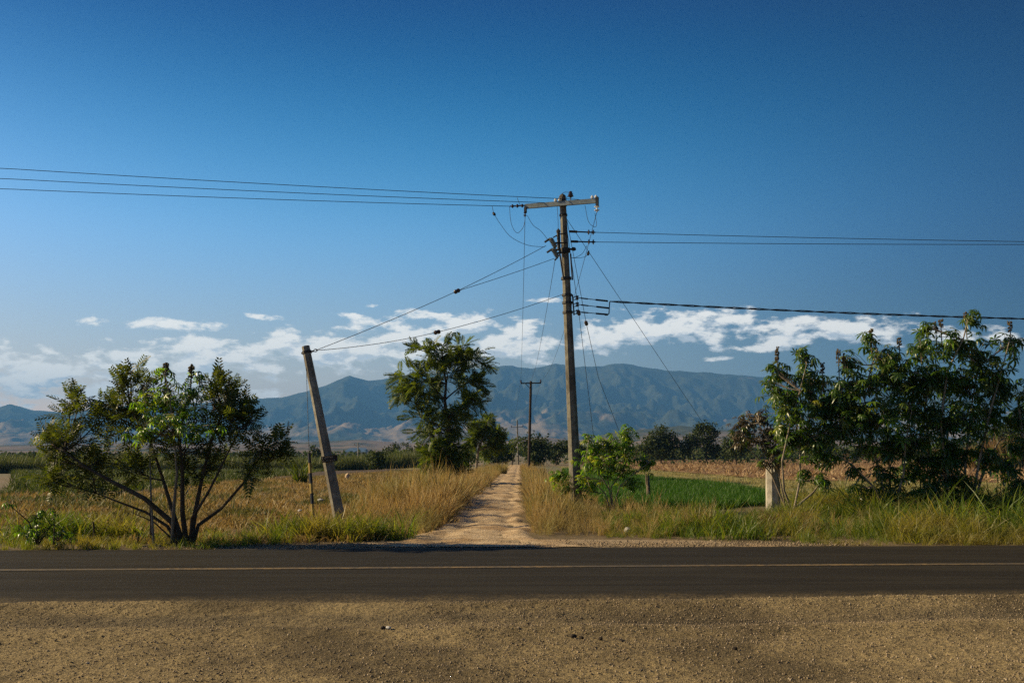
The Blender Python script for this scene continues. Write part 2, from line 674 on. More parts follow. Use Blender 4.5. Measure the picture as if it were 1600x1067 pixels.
# near shoulder: dusty worn chip surface with real relief
sm_, N = new_mat('gritty shoulder')
geo = N.n('ShaderNodeNewGeometry')
pos = geo.outputs['Position']
lump = N.noise(pos, 34.0, 3.0, 0.6)
fine = N.noise(pos, 110.0, 4.0, 0.7)
big = N.noise(pos, 0.42, 6.0, 0.62)
dustf = N.ramp(big, 0.40, 0.58)
stone = N.mix(N.ramp(fine, 0.35, 0.68), (0.045, 0.036, 0.024, 1), (0.14, 0.108, 0.062, 1))
dustc = N.mix(N.ramp(fine, 0.35, 0.7), (0.25, 0.185, 0.090, 1), (0.42, 0.325, 0.165, 1))
hole = N.ramp(lump, 0.40, 0.56)  # pit shadows put into the colour: low spots of the bump go darker
f = N.math('MULTIPLY', N.math('ADD', N.math('MULTIPLY', dustf, 0.65), 0.35), N.math('ADD', N.math('MULTIPLY', hole, 0.6), 0.4))
c = N.mix(f, stone, dustc)
c = N.mix(N.ramp(N.noise(pos, 1.4, 5.0, 0.65), 0.58, 0.75, 0.0, 0.55), c, (0.11, 0.075, 0.04, 1))
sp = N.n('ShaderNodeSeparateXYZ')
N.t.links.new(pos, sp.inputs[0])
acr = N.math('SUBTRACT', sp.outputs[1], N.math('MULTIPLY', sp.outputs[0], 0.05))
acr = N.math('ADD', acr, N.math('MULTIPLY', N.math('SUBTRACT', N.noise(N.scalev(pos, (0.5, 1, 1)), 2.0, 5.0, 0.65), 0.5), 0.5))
band = N.math('MULTIPLY', N.ramp(N.math('ABSOLUTE', N.math('SUBTRACT', acr, 9.2)), 0.42, 0.12), N.ramp(N.noise(N.scalev(pos, (0.3, 1, 1)), 1.3, 3.0, 0.6), 0.36, 0.58, 0.35, 0.9))  # dark strip along the rut: shade of the ridge put into the colour
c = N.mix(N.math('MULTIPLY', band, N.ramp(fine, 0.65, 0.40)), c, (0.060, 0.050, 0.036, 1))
bs = N.n('ShaderNodeBsdfPrincipled')
N.set(bs.inputs['Base Color'], c)
bs.inputs['Roughness'].default_value = 0.95
bs.inputs['Specular IOR Level'].default_value = 0.15
bp = N.n('ShaderNodeBump')
bp.inputs['Strength'].default_value = 1.0
bp.inputs['Distance'].default_value = 0.042
h = N.math('ADD', N.math('MULTIPLY', lump, 0.9), N.math('MULTIPLY', fine, 0.45))
h = N.math('MULTIPLY', h, N.math('SUBTRACT', 1.15, N.math('MULTIPLY', dustf, 0.55)))
N.set(bp.inputs['Height'], h)
N.set(bs.inputs['Normal'], bp.outputs[0])
out = N.n('ShaderNodeOutputMaterial')
N.t.links.new(bs.outputs[0], out.inputs[0])


def shoulder_z(X, A):
    """A = distance measured square to the road (y - 0.035x)"""
    z = 0.072 + 0.026 * (fbm(X * 0.5, A * 0.9, 4, 21) - 0.5) * 2
    z = z + 0.010 * (fbm(X * 5, A * 5, 3, 31) - 0.5) * 2
    z = z + 0.009 * (fbm(X * 22, A * 22, 2, 41) - 0.45) * 2
    wob = 0.22 * (fbm(X * 0.35, A * 0 + 3.3, 3, 51) - 0.5) * 2
    a2 = A + wob
    # a low ridge along the carriageway and a shallow wheel rut in front of it
    z = z + 0.045 * np.exp(-((a2 - 9.85) / 0.20) ** 2)
    z = z - 0.040 * np.exp(-((a2 - 9.15) / 0.30) ** 2)
    z = z + 0.035 * np.exp(-((a2 - 8.45) / 0.22) ** 2)
    z = z - 0.16 * sm01((A + wob * 0.4 - 10.02) / 0.3)
    return z


def shoulder_part(x0, x1, a0, a1, step):
    xs = np.arange(x0, x1 + 1e-6, step)
    as_ = np.arange(a0, a1 + 1e-6, step)
    X, A = np.meshgrid(xs, as_)
    Z = shoulder_z(X, A)
    k = np.arange(X.size).reshape(X.shape)
    q = np.stack([k[:-1, :-1], k[:-1, 1:], k[1:, 1:], k[1:, :-1]], -1).reshape(-1, 4)
    return np.stack([X, A + 0.05 * X, Z], -1).reshape(-1, 3), q


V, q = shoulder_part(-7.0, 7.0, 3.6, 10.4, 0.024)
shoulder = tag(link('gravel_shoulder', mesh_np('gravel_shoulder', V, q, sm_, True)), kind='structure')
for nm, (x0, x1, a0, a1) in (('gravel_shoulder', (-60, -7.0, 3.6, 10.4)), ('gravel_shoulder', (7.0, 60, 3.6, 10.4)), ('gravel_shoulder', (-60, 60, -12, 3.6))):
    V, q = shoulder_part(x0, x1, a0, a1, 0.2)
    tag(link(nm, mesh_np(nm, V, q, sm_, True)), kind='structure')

# fields ------------------------------------------------------------
dry_soil = surf('dry field soil', (0.13, 0.085, 0.04), (0.24, 0.16, 0.07), 3.0, 0.95, 0.8, 14, 0.06, (0.11, 0.10, 0.035), 0.2)
green_soil = surf('crop soil', (0.03, 0.06, 0.012), (0.05, 0.09, 0.02), 2.0, 0.95, 0.5, 9, 0.05)
mown_soil = surf('mown strip', (0.20, 0.18, 0.07), (0.33, 0.28, 0.12), 2.2, 0.95, 0.8, 6, 0.1, (0.12, 0.14, 0.045), 0.35)
till_soil = surf('tilled soil', (0.15, 0.075, 0.035), (0.24, 0.125, 0.055), 0.9, 0.95, 0.8, 5, 0.12, (0.30, 0.19, 0.08), 0.15)
path_mat = surf('path dirt', (0.38, 0.265, 0.145), (0.56, 0.42, 0.26), 2.6, 0.95, 0.9, 22, 0.04, (0.33, 0.215, 0.11), 0.8)
apron_mat = surf('loose gravel', (0.20, 0.145, 0.085), (0.46, 0.35, 0.22), 40.0, 0.95, 0.9, 34, 0.04, (0.40, 0.28, 0.16), 0.8)
verge_soil = surf('verge soil', (0.10, 0.075, 0.035), (0.17, 0.12, 0.06), 3.0, 0.95, 0.6, 12, 0.04)
earth_dark = surf('bare dark earth', (0.05, 0.034, 0.02), (0.10, 0.065, 0.035), 1.2, 0.95, 0.8, 6, 0.08)

g2 = lambda px, py: tuple(G(px, py)[:2])


def pathx(y):
    return 0.008 * (y - 18)


_wob = lambda y, k: 0.16 * math.sin(y * 0.9 + k) + 0.10 * math.sin(y * 2.3 + 2 * k)
PL = lambda y: -1.55 + pathx(y) + _wob(y, 0.5) - 0.9 * max(0.0, 1 - (y - 16.4) / 2.6) ** 2
PR = lambda y: 0.35 + pathx(y) + _wob(y, 2.5) + 1.1 * max(0.0, 1 - (y - 16.4) / 2.0) ** 2

left_field = [(-60, 16.9), (-1.3, 18.2), (-1.2, 60), (-1.0, 110), g2(700, 735), g2(640, 735.5), g2(560, 740), g2(450, 749), g2(330, 757), g2(200, 775), (-22, 30), (-60, 30)]
F_left = grid_sheet('dry_field', left_field, 3.0, 0.03, dry_soil, 0.0)
green_poly = [g2(880, 734), g2(1010, 748), g2(1190, 771), g2(1200, 790), g2(1060, 806), g2(960, 800), g2(880, 770)]
mown_poly = [g2(870, 729), g2(1000, 734), g2(1120, 744), g2(1230, 752), (22, 55), (40, 50), (40, 30), g2(1205, 793), g2(1190, 771), g2(1010, 748), g2(880, 734)]
till_poly = [g2(870, 722), g2(1000, 719), g2(1200, 718), g2(1500, 717), (130, 190), (130, 56), (40, 50.5), (22, 55.5), g2(1230, 751), g2(1120, 743), g2(1000, 733)]
F_green = grid_sheet('green_field', green_poly, 3.0, 0.065, green_soil)
F_mown = grid_sheet('mown_field', mown_poly, 4.0, 0.055, mown_soil)
F_till = grid_sheet('tilled_field', till_poly, 8.0, 0.06, till_soil)
# trampled dark ditch along the far side of the dry field
ditch = grid_sheet('earth_bank', [g2(40, 777), g2(200, 775), g2(330, 757), g2(450, 749), g2(560, 740), g2(640, 735.5), g2(640, 734), g2(560, 736.5), g2(450, 742), g2(330, 750), g2(200, 764), g2(40, 766)], 4.0, 0.06, earth_dark)
strip = grid_sheet('grass_strip', [g2(20, 766), g2(200, 763.7), g2(330, 749.7), g2(450, 741.7), g2(560, 736.2), g2(640, 733.7), g2(700, 732), g2(700, 727), g2(560, 729), g2(450, 731), g2(200, 737), g2(20, 742)], 6.0, 0.05, mown_soil)

_ys = [16.4 + 0.55 * i for i in range(50)] + [44, 46, 50, 55, 60, 70, 85, 110, 150, 185]
ppoly = [(PL(y), y) for y in _ys] + [(PR(y), y) for y in reversed(_ys)]
_py = np.concatenate([np.arange(15.95, 60, 0.12), np.geomspace(60, 185, 90)])
_pt = np.linspace(-1.35, 1.35, 41)
TT, PY = np.meshgrid(_pt, _py)
_l = np.array([PL(v) for v in _py])[:, None]
_r = np.array([PR(v) for v in _py])[:, None]
PX = (_l + _r) / 2 + TT * (_r - _l) / 2
PZ = hgt(PX, PY) + 0.085 - 0.16 * sm01((np.abs(TT) - 0.72) / 0.6) + 0.075 * (fbm(PX * 2.2, PY * 1.6, 4, 61) - 0.5)
PZ = PZ - 0.035 * np.exp(-((np.abs(TT) - 0.48) / 0.17) ** 2) + 0.02 * (fbm(PX * 9, PY * 7, 3, 62) - 0.5)
PZ = np.where(PY < 17.0, np.clip(PZ, hgt(PX, PY) + 0.030, hgt(PX, PY) + 0.065), PZ)
k = np.arange(TT.size).reshape(TT.shape)
path = tag(link('dirt_path', mesh_np('dirt_path', np.stack([PX, PY, PZ], -1).reshape(-1, 3), np.stack([k[:-1, :-1], k[:-1, 1:], k[1:, 1:], k[1:, :-1]], -1).reshape(-1, 4), path_mat, True)), kind='structure')
apron = grid_sheet('gravel_apron', [(-4.8, 15.3), (-2.7, 15.4), (3.4, 15.7), (5.1, 15.8), (4.5, 16.5), (3.2, 17.25), (1.3, 17.45), (-1.0, 17.4), (-2.2, 17.0), (-3.4, 16.4), (-4.8, 15.8)], 0.7, 0.046, apron_mat, 0.012, 2.0)
verge = grid_sheet('verge', [(-2.2, 15.3), (3.2, 15.5), (60, 17.5), (60, 30), (16, 27), (8, 28), (4, 30), (0.9, 40), (-1.5, 40), (-2.2, 19)], 1.0, 0.035, verge_soil, 0.012, 0.8)
verge_left = grid_sheet('verge', [(-60, 12.0), (-2.2, 15.3), (-2.2, 19), (-60, 17.2)], 1.0, 0.036, verge_soil, 0.012, 0.8)


# ------------------------------------------------------------------ hills and mountains
def hill_mat(name, dark, tan, s1, tan_lo, tan_hi, zlo, zhi):
    m, N = new_mat(name)
    geo = N.n('ShaderNodeNewGeometry')
    pos = geo.outputs['Position']
    sp = N.n('ShaderNodeSeparateXYZ')
    N.t.links.new(pos, sp.inputs[0])
    bare = N.noise(pos, s1, 7.0, 0.62)
    bare = N.math('ADD', bare, N.ramp(sp.outputs[2], zlo, zhi, 0.16, -0.06))
    f = N.ramp(bare, tan_lo, tan_hi)
    fine = N.noise(pos, s1 * 9, 8.0, 0.75)
    dk = N.mix(N.ramp(fine, 0.35, 0.65), (*[v * 0.6 for v in dark], 1), (*[v * 1.35 for v in dark], 1))
    tn = N.mix(N.ramp(fine, 0.3, 0.7), (*[v * 0.75 for v in tan], 1), (*tan, 1))
    c = N.mix(f, dk, tn)
    bs = N.n('ShaderNodeBsdfPrincipled')
    N.set(bs.inputs['Base Color'], c)
    bs.inputs['Roughness'].default_value = 1.0
    bs.inputs['Specular IOR Level'].default_value = 0.0
    out = N.n('ShaderNodeOutputMaterial')
    N.t.links.new(bs.outputs[0], out.inputs[0])
    return m


SKYL = [(-500, 640), (-300, 622), (-150, 640), (-60, 641), (0, 633), (18, 629), (55, 638), (100, 641), (180, 632), (290, 627), (375, 621), (440, 617), (480, 609),
        (510, 598), (545, 583), (575, 589), (600, 586), (640, 578), (700, 574), (770, 567), (800, 566), (830, 571), (868, 564), (900, 570), (940, 567),
        (975, 563), (1000, 567), (1050, 574), (1100, 575), (1150, 580), (1195, 583), (1240, 584), (1300, 588), (1400, 590), (1500, 594), (1600, 600), (1750, 600), (1900, 612), (2200, 630)]


def range_mesh(name, mat, r0, r1, rc, nc, nr, a0, a1, skyl, seed, spur, kx, kr, rough):
    A = np.linspace(R(a0), R(a1), nc)
    Rr = np.linspace(0, 1, nr) ** 0.9 * (r1 - r0) + r0
    az_ = [math.atan2(px_dir(x, 600).x, px_dir(x, 600).y) for x, _ in skyl]
    e_ = [math.asin(px_dir(x, y).z) for x, y in skyl]
    e = np.interp(A, az_, e_)
    AA, RR = np.meshgrid(A, Rr)
    EE = np.broadcast_to(e, AA.shape)
    X = np.sin(AA) * RR
    Y = np.cos(AA) * RR
    wx = X + 260 * (fbm(X / 900, Y / 900, 3, seed + 50) - 0.5)
    wy = Y + 260 * (fbm(X / 900, Y / 900, 3, seed + 60) - 0.5)
    up = sm01((RR - r0) / (rc - r0)) ** 0.85
    down = 1 - 0.8 * sm01((RR - rc) / (r1 - rc))
    H = rc * np.tan(EE) + CAM_H
    rd = ridged(wx / kx, wy / kr, 6, seed)
    rd = 0.75 * rd + 0.25 * ridged(wx / (kx * 0.31), wy / (kr * 0.31), 4, seed + 8)
    mid = np.clip(1 - np.abs(RR - rc) / (0.10 * rc), 0, 1)
    w = 1 - 0.93 * mid
    env = np.where(RR < rc, up, down)
    Z = H * env * (1 - w * spur * (1 - rd)) + rough * w * (fbm(X / 120, Y / 120, 4, seed + 5) - 0.5) * env
    # keep everything in front of the crest under the skyline
    lim = (RR * np.tan(EE)) * 0.93 + 0.0
    Z = np.where(RR < rc * 0.97, np.minimum(Z, np.maximum(lim, -4)), Z)
    Z = Z * sm01((RR - r0) / (0.06 * r0)) - 4.2
    k = np.arange(X.size).reshape(X.shape)
    q = np.stack([k[:-1, :-1], k[:-1, 1:], k[1:, 1:], k[1:, :-1]], -1).reshape(-1, 4)
    return tag(link(name, mesh_np(name, np.stack([X, Y, Z], -1).reshape(-1, 3), q[:, ::-1], mat, True)), kind='structure')


mt_mat = hill_mat('scrub covered slopes', (0.040, 0.046, 0.030), (0.24, 0.18, 0.12), 0.0016, 0.585, 0.69, 60.0, 420.0)
ft_mat = hill_mat('bare foothills', (0.06, 0.062, 0.03), (0.22, 0.16, 0.11), 0.004, 0.52, 0.68, 20.0, 90.0)
mountains = range_mesh('mountains', mt_mat, 4700, 10500, 8800, 1150, 230, -56, 56, SKYL, 3, 0.86, 850, 1400, 170)
FSKY = [(-500, 690), (0, 693), (200, 690), (380, 692), (470, 689), (560, 684), (640, 690), (700, 684), (780, 687), (850, 680), (900, 686), (960, 672), (1000, 668), (1060, 662), (1110, 667), (1200, 672), (1300, 680), (1450, 684), (1600, 682), (2200, 690)]
foothills = range_mesh('foothills', ft_mat, 1900, 4600, 3300, 700, 90, -58, 58, FSKY, 23, 0.75, 420, 520, 12)

# ------------------------------------------------------------------ wires and poles


def sagged(a, b, sag, n=24):
    a = Vector(a)
    b = Vector(b)
    return [a.lerp(b, i / n) - Vector((0, 0, sag * 4 * (i / n) * (1 - i / n))) for i in range(n + 1)]


def wire(name, pts, r, mat, label, cat, group=None, sides=6):
    o = MB().tube(pts, r, sides).build(name, mat, None, origin=pts[0], smooth=True)
    return tag(o, label, cat, group)


DP = 26.0
pole_base = P(901, 795, DP)
pole_base.z = float(hgt(pole_base.x, DP)) - 0.02
pole_top = P(879, 308, DP)
shaft_dir = (pole_top - pole_base).normalized()


def on_pole(py, side=0.0, front=0.0):
    """point on the pole axis at photo row py"""
    t = (py - 795.0) / (308.0 - 795.0)
    p = pole_base.lerp(pole_top, t)
    return p + Vector((side, -front, 0))


def oct_shaft(a, b, ra, rb, name, mat, parent, turn=R(22.5), n=14):
    pts = [a.lerp(b, i / n) for i in range(n + 1)]
    rad = [ra + (rb - ra) * i / n for i in range(n + 1)]
    return MB().tube(pts, rad, 8, True, turn).build(name, mat, parent)


up_ = empty('utility_pole', pole_base, 'tall leaning concrete utility pole with tilted steel crossarm right of the dirt path', 'utility pole')
oct_shaft(pole_base - shaft_dir * 0.3, pole_top, 0.178, 0.092, 'shaft', concrete, up_)
MB().lathe(on_pole(309), on_pole(303.5), [(0, 0.095), (0.6, 0.085), (1, 0.04)], 8).build('cap', concrete, up_)
# crossarm (channel section)
armL = P(820, 325, DP + 0.33) + Vector((0, -0.16, 0))
armR = P(933, 316, DP - 0.33) + Vector((0, -0.16, 0))
ad = (armR - armL)
arot = ad.to_track_quat('X', 'Z').to_matrix()
ac = (armL + armR) / 2
arm = MB()
L = ad.length
arm.box(ac + arot @ Vector((0, -0.02, 0)), (L, 0.012, 0.125), arot)
arm.box(ac + arot @ Vector((0, 0.021, 0.0565)), (L, 0.07, 0.011), arot)
arm.box(ac + arot @ Vector((0, 0.021, -0.0565)), (L, 0.07, 0.011), arot)
arm = arm.build('crossarm', steel, up_)
ap = lambda s, y=0.0, z=0.0: ac + arot @ Vector((s * L / 2, y, z))


def bell(a, b, r=0.06):
    prof = [(0, r * 0.45), (0.12, r * 0.5), (0.15, r * 1.0), (0.3, r * 0.85), (0.34, r * 0.45), (0.42, r * 0.45), (0.45, r * 0.85), (0.6, r * 0.7), (0.64, r * 0.4), (0.72, r * 0.4), (0.76, r * 0.62), (0.9, r * 0.5), (1, r * 0.3)]
    return MB().lathe(a, b, prof, 12)


def disc_string(a, b, n=3, r=0.055):
    prof = [(0, 0.018)]
    for i in range(n):
        t = (i + 0.5) / n
        prof += [(t - 0.16 / n * 1.6, 0.02), (t - 0.05 / n, r), (t + 0.1 / n, r * 0.9), (t + 0.24 / n, 0.02)]
    prof.append((1, 0.018))
    return MB().lathe(a, b, prof, 12)


# pin insulator standing on the arm right of the shaft
pA = ap(0.27, 0.0, 0.063)
MB().tube([pA - Vector((0, 0, 0.02)), pA + Vector((0, 0, 0.12))], 0.012, 6).build('insulator_pin', iron, up_)
bell(pA + Vector((0, 0, 0.09)), pA + Vector((0, 0, 0.26)), 0.085).build('pin_insulator', porcelain, up_)
# small white insulators on the arm
for s, dx in ((0.86, 0), (0.96, 0), (-0.14, 0), (-0.03, 0)):
    b0 = ap(s, -0.02, 0.063)
    MB().lathe(b0, b0 + Vector((0, 0, 0.085)), [(0, 0.02), (0.2, 0.04), (0.5, 0.045), (0.6, 0.028), (0.75, 0.038), (1, 0.02)], 10).build('white_insulator', glass_white, up_)
# end bracket and hanging insulators
MB().box(ap(0.995, -0.03, -0.03), (0.07, 0.10, 0.24), arot).build('end_bracket', iron, up_)
disc_string(ap(0.985, -0.03, -0.13), ap(0.985, -0.03, -0.32), 2, 0.075).build('hanging_insulator', glass_white, up_)
MB().box(ap(-0.975, -0.03, -0.10), (0.06, 0.09, 0.14), arot).build('end_bracket', iron, up_)
disc_string(ap(-0.98, -0.03, -0.15), ap(-0.99, -0.03, -0.30), 2, 0.05).build('hanging_insulator', porcelain, up_)
# dead end string at the left tip
l3a = ap(-1.0, -0.02, 0.02)
l3b = P(797, 322.5, DP + 0.3)
disc_string(l3a, l3b, 3, 0.055).build('strain_insulator', porcelain, up_)
# bands round the shaft
for py, hgt_b, rr in ((318, 0.16, 0.118), (337, 0.05, 0.118), (393, 0.12, 0.15), (437, 0.07, 0.15), (463, 0.06, 0.148), (475, 0.06, 0.150), (490, 0.06, 0.152)):
    c0 = on_pole(py)
    MB().tube([c0 - shaft_dir * hgt_b / 2, c0 + shaft_dir * hgt_b / 2], rr, 8, True, R(22.5)).build('band', iron, up_)
c0 = on_pole(393)
MB().tube([c0 + Vector((-0.42, -0.05, 0.0)), c0 + Vector((0.24, -0.05, 0.03))], 0.03, 8).build('through_bolt', iron, up_)
MB().lathe(c0 + Vector((0.18, -0.05, 0.03)), c0 + Vector((0.30, -0.05, 0.03)), [(0, 0.03), (0.2, 0.055), (0.6, 0.055), (1, 0.03)], 8).build('spool', iron, up_)
# side bracket with diagonal braces
fr = Vector((0, -0.14, 0))
MB().tube([P(872, 362, DP) + fr, P(873, 392, DP) + fr], 0.045, 6).build('bracket', iron, up_)
MB().lathe(P(872, 366, DP) + fr, P(872, 359, DP) + fr, [(0, 0.05), (0.5, 0.06), (1, 0.01)], 8).build('bracket_tip', iron, up_)
MB().tube([P(873, 390, DP) + fr, P(880.5, 439, DP) + fr], 0.022, 6).build('brace', iron, up_)
MB().tube([P(891, 398, DP) + fr, P(894, 439, DP) + fr], 0.022, 6).build('brace', iron, up_)
MB().tube([P(864, 373, DP) + fr, P(873, 368, DP) + fr, P(886, 366, DP) + fr], 0.018, 6).build('strap', iron, up_)
MB().tube([P(866, 382, DP) + fr, P(886, 381, DP) + fr], 0.022, 6).build('strap', iron, up_)
MB().tube([P(866, 397, DP) + fr, P(886, 396, DP) + fr], 0.022, 6).build('strap', iron, up_)
# fuse cutouts
for (x0, y0, x1, y1) in ((859.5, 376, 867.5, 390), (863, 392, 871, 405)):
    a = P(x0, y0, DP) + fr * 2
    b = P(x1, y1, DP) + fr * 2
    prof = [(0, 0.05)]
    for i in range(6):
        prof += [(0.08 + i * 0.15, 0.05), (0.11 + i * 0.15, 0.075), (0.16 + i * 0.15, 0.07), (0.19 + i * 0.15, 0.05)]
    prof.append((1, 0.045))
    cut = MB().lathe(a, b, prof, 12).build('fuse_cutout', porcelain_grey, up_)
    MB().tube([a, a + (P(x0 - 9, y0 + 6, DP) - P(x0, y0, DP))], 0.03, 6).build('fuse_arm', iron, cut)
    MB().tube([b, b + (P(x1 - 5, y1 + 5, DP) - P(x1, y1, DP))], 0.025, 6).build('fuse_clip', iron, cut)
    m_ = (a + b) / 2
    MB().tube([m_, m_ + Vector((0.16, 0.1, 0.02))], 0.025, 6).build('mount', iron, cut)
# secondary rack with three spool insulators
rk = MB()
for py in (468, 478.5, 490):
    a = on_pole(py, 0.14, 0.1)
    rk.tube([a, a + Vector((0.15, 0, 0.045))], 0.012, 6)
    rk.tube([a - Vector((0, 0, 0.06)), a + Vector((0.15, 0, -0.045))], 0.012, 6)
rk.tube([on_pole(463, 0.145, 0.1), on_pole(495, 0.165, 0.1)], 0.02, 6)
rk.build('rack', iron, up_)
spool_pts = []
for py in (468, 478.5, 490):
    a = on_pole(py, 0.265, 0.1) + Vector((0, 0, 0.0))
    spool_pts.append(a)
    MB().lathe(a + Vector((0, 0, -0.055)), a + Vector((0, 0, 0.055)), [(0, 0.045), (0.25, 0.05), (0.4, 0.03), (0.6, 0.03), (0.75, 0.05), (1, 0.045)], 10).build('spool_insulator', porcelain, up_)
# dead end strings for the pair of conductors leaving to the right
rp = []
for (x0, y0, x1, y1) in ((889, 363.5, 924, 365), (891, 379, 924, 380)):
    a = P(x0, y0, DP) + fr
    b = P(x1, y1, DP) + fr
    MB().tube([a, a.lerp(b, 0.35)], 0.035, 8).build('dead_end_bolt', iron, up_)
    MB().tube([a.lerp(b, 0.3), a.lerp(b, 0.8)], 0.02, 8).build('dead_end_rod', iron, up_)
    disc_string(a.lerp(b, 0.76), b + Vector((0.1, 0, 0)), 2, 0.075).build('strain_insulator', porcelain, up_)
    rp.append(b + Vector((0.08, 0, 0)))
# jumper loops belong to the pole's own wiring
J = lambda pts, nm='jumper': MB().tube(pts, 0.0065, 5).build(nm, wire_mat, up_, smooth=True)


def curve_px(pxs, D, n=10):
    """catmull-rom through pixel points at one distance"""
    pts = [P(x, y, D) for x, y in pxs]
    pts = [pts[0]] + pts + [pts[-1]]
    o = []
    for i in range(1, len(pts) - 2):
        for k in range(n):
            t = k / n
            p0, p1, p2, p3 = pts[i - 1:i + 3]
            o.append(0.5 * ((2 * p1) + (p2 - p0) * t + (2 * p0 - 5 * p1 + 4 * p2 - p3) * t * t + (3 * p1 - p0 - 3 * p2 + p3) * t ** 3))
    o.append(pts[-2])
    return o


J(curve_px([(769, 322.5), (772, 334), (781, 349), (798, 370), (824, 383), (851, 386)], DP + 0.2))
MB().lathe(P(770, 332, DP + 0.2), P(774, 337, DP + 0.2), [(0, 0.02), (0.5, 0.045), (1, 0.02)], 8).build('clamp', iron, up_)
J(curve_px([(796, 323), (799, 350), (808, 364), (818, 354), (821, 337)], DP + 0.3))
J(curve_px([(824, 337), (833, 352), (845, 361), (857, 376)], DP + 0.15))
J(curve_px([(914, 321), (919, 345), (927, 354), (932, 352), (929.5, 333)], DP - 0.35))
J(curve_px([(868, 317), (878, 303), (886, 300.5), (893, 303)], DP - 0.05))
J(curve_px([(883, 312), (888, 306), (893, 305)], DP - 0.05))
J(curve_px([(917, 384), (910, 396), (900, 402), (891, 403)], DP - 0.15))
J(curve_px([(919, 396), (915, 401), (905, 403), (893, 403)], DP - 0.15))
MB().lathe(P(920, 392, DP - 0.15), P(918.5, 399, DP - 0.15), [(0, 0.015), (0.5, 0.04), (1, 0.03)], 8).build('clamp', iron, up_)
J(curve_px([(870, 316), (872, 345), (872, 362)], DP + 0.1))
J(curve_px([(808, 309), (811, 317), (814, 322)], DP + 0.25))

# conductors to the left
for (x0, y0, D0, yl, xr, where) in ((905, 312, DP - 0.2, 263, 0, 'uppermost of the three wires running left from the crossarm'), (866, 317.5, DP, 279, 0, 'middle of the three wires running left from the crossarm'), (797, 322.5, DP + 0.3, 295, 0, 'lowest of the three wires running left from the crossarm')):
    a = P(x0, y0, D0)
    m_ = P(xr, yl, D0 - 1.6 * (x0 - xr) / 860)
    e_ = a + (m_ - a) * 3.0
    pts = sagged(a, e_, 0.32, 40)
    lift = (m_ - a) * 0
    corr = 4 * (1 / 3) * (2 / 3) * 0.32
    pts = [p + Vector((0, 0, corr * min(1.0, i / 13.3))) for i, p in enumerate(pts)]
    wire('overhead_wire', pts, 0.0085, wire_mat, where, 'wire', 'wires from the crossarm to the left')
# conductors to the right
for a, yr, where in ((rp[0], 371.5, 'upper of the two thin wires leaving the pole to the right'), (rp[1], 376.0, 'lower of the two thin wires leaving the pole to the right')):
    m_ = P(1600, yr, 26.4)
    e_ = a + (m_ - a) * 2.6
    wire('overhead_wire', sagged(a, e_, 0.12, 30), 0.0085, wire_mat, where, 'wire', 'wires from the pole to the right')
# service cable with three tails
cab = empty('service_cable', P(953, 480, DP - 0.1), 'black twisted service cable with three tails right of the utility pole', 'cable')
cj = P(953, 471, DP - 0.1)
e_ = cj + (P(1600, 484.5, DP) - cj) * 2.4
pts = sagged(cj, e_, 0.25, 120)
tw = []
for k in range(2):
    tw = [p + Vector((0, 0.018 * math.cos(i * 1.15 + k * math.pi), 0.018 * math.sin(i * 1.15 + k * math.pi))) for i, p in enumerate(pts)]
    MB().tube(tw, 0.015, 6).build('strand', cable_mat, cab, smooth=True)
MB().tube([cj, P(952.5, 473, DP - .1), P(951.5, 490, DP - .1), P(949, 492.5, DP - .1), P(945, 492.3, DP - .1)], 0.014, 6).build('drop', cable_mat, cab)
for sp_, (x1, y1) in zip(spool_pts, ((950, 470.5), (951.5, 481.5), (950, 491.5))):
    e1 = P(x1, y1, DP - .1)
    MB().tube([sp_, sp_.lerp(e1, 0.6)], 0.011, 6).build('tail', wire_mat, cab)
    MB().tube([sp_.lerp(e1, 0.12), sp_.lerp(e1, 0.35)], 0.02, 6).build('grip', cable_mat, cab)
    MB().tube([sp_.lerp(e1, 0.6), e1], 0.026, 6).build('sleeve', cable_mat, cab)


def strain_block(c, d, parent, L=0.16, r=0.055):
    c = Vector(c)
    d = Vector(d).normalized()
    MB().lathe(c - d * L / 2, c + d * L / 2, [(0, r * 0.55), (0.08, r * 0.9), (0.25, r), (0.42, r * 0.8), (0.58, r * 0.8), (0.75, r), (0.92, r * 0.9), (1, r * 0.55)], 10).build('guy_insulator', porcelain, parent)


def guy(label, pts_list, ins=None, r=0.0075, L=0.17):
    o = empty('guy_wire', pts_list[0][0], label, 'guy wire', 'guy wires of the utility pole')
    for pts in pts_list:
        MB().tube(pts, r, 6).build('strand', wire_mat, o, smooth=True)
    if ins:
        strain_block(ins[0], ins[1], o, L)
    return o


g0 = P(884, 340, DP)
g1 = G(1167, 767, 0.1)
guy('long guy wire slanting right from the pole top to the mown field', [[g0, g1]])
g0 = P(886, 345, DP)
g1 = G(1003, 768, 0.05)
k = (505 - 345) / 423.0
dpt = lambda a, b, py: next(p for p in (a.lerp(b, i / 2000) for i in range(2001)) if proj(p)[1] >= py)


def proj(p):
    v = Vector(p) - Vector((0, 0, CAM_H))
    fw = v.y * math.cos(PITCH) + v.z * math.sin(PITCH)
    upc = -v.y * math.sin(PITCH) + v.z * math.cos(PITCH)
    return 800 + F * v.x / fw, 533.5 - F * upc / fw


ii = P(916, 505, 27.5)
guy('guy wire with dark insulator crossing the white cloud right of the pole', [[P(886, 345, DP), ii], [ii, P(935, 590, 31), g1]], (ii, g1 - ii))
ii = P(904.5, 489, 27.2)
g2_ = G(938, 772, 0.05)
guy('steep guy wire with insulator close beside the pole', [[P(884, 345, DP), ii], [ii, g2_]], (ii, g2_ - ii))

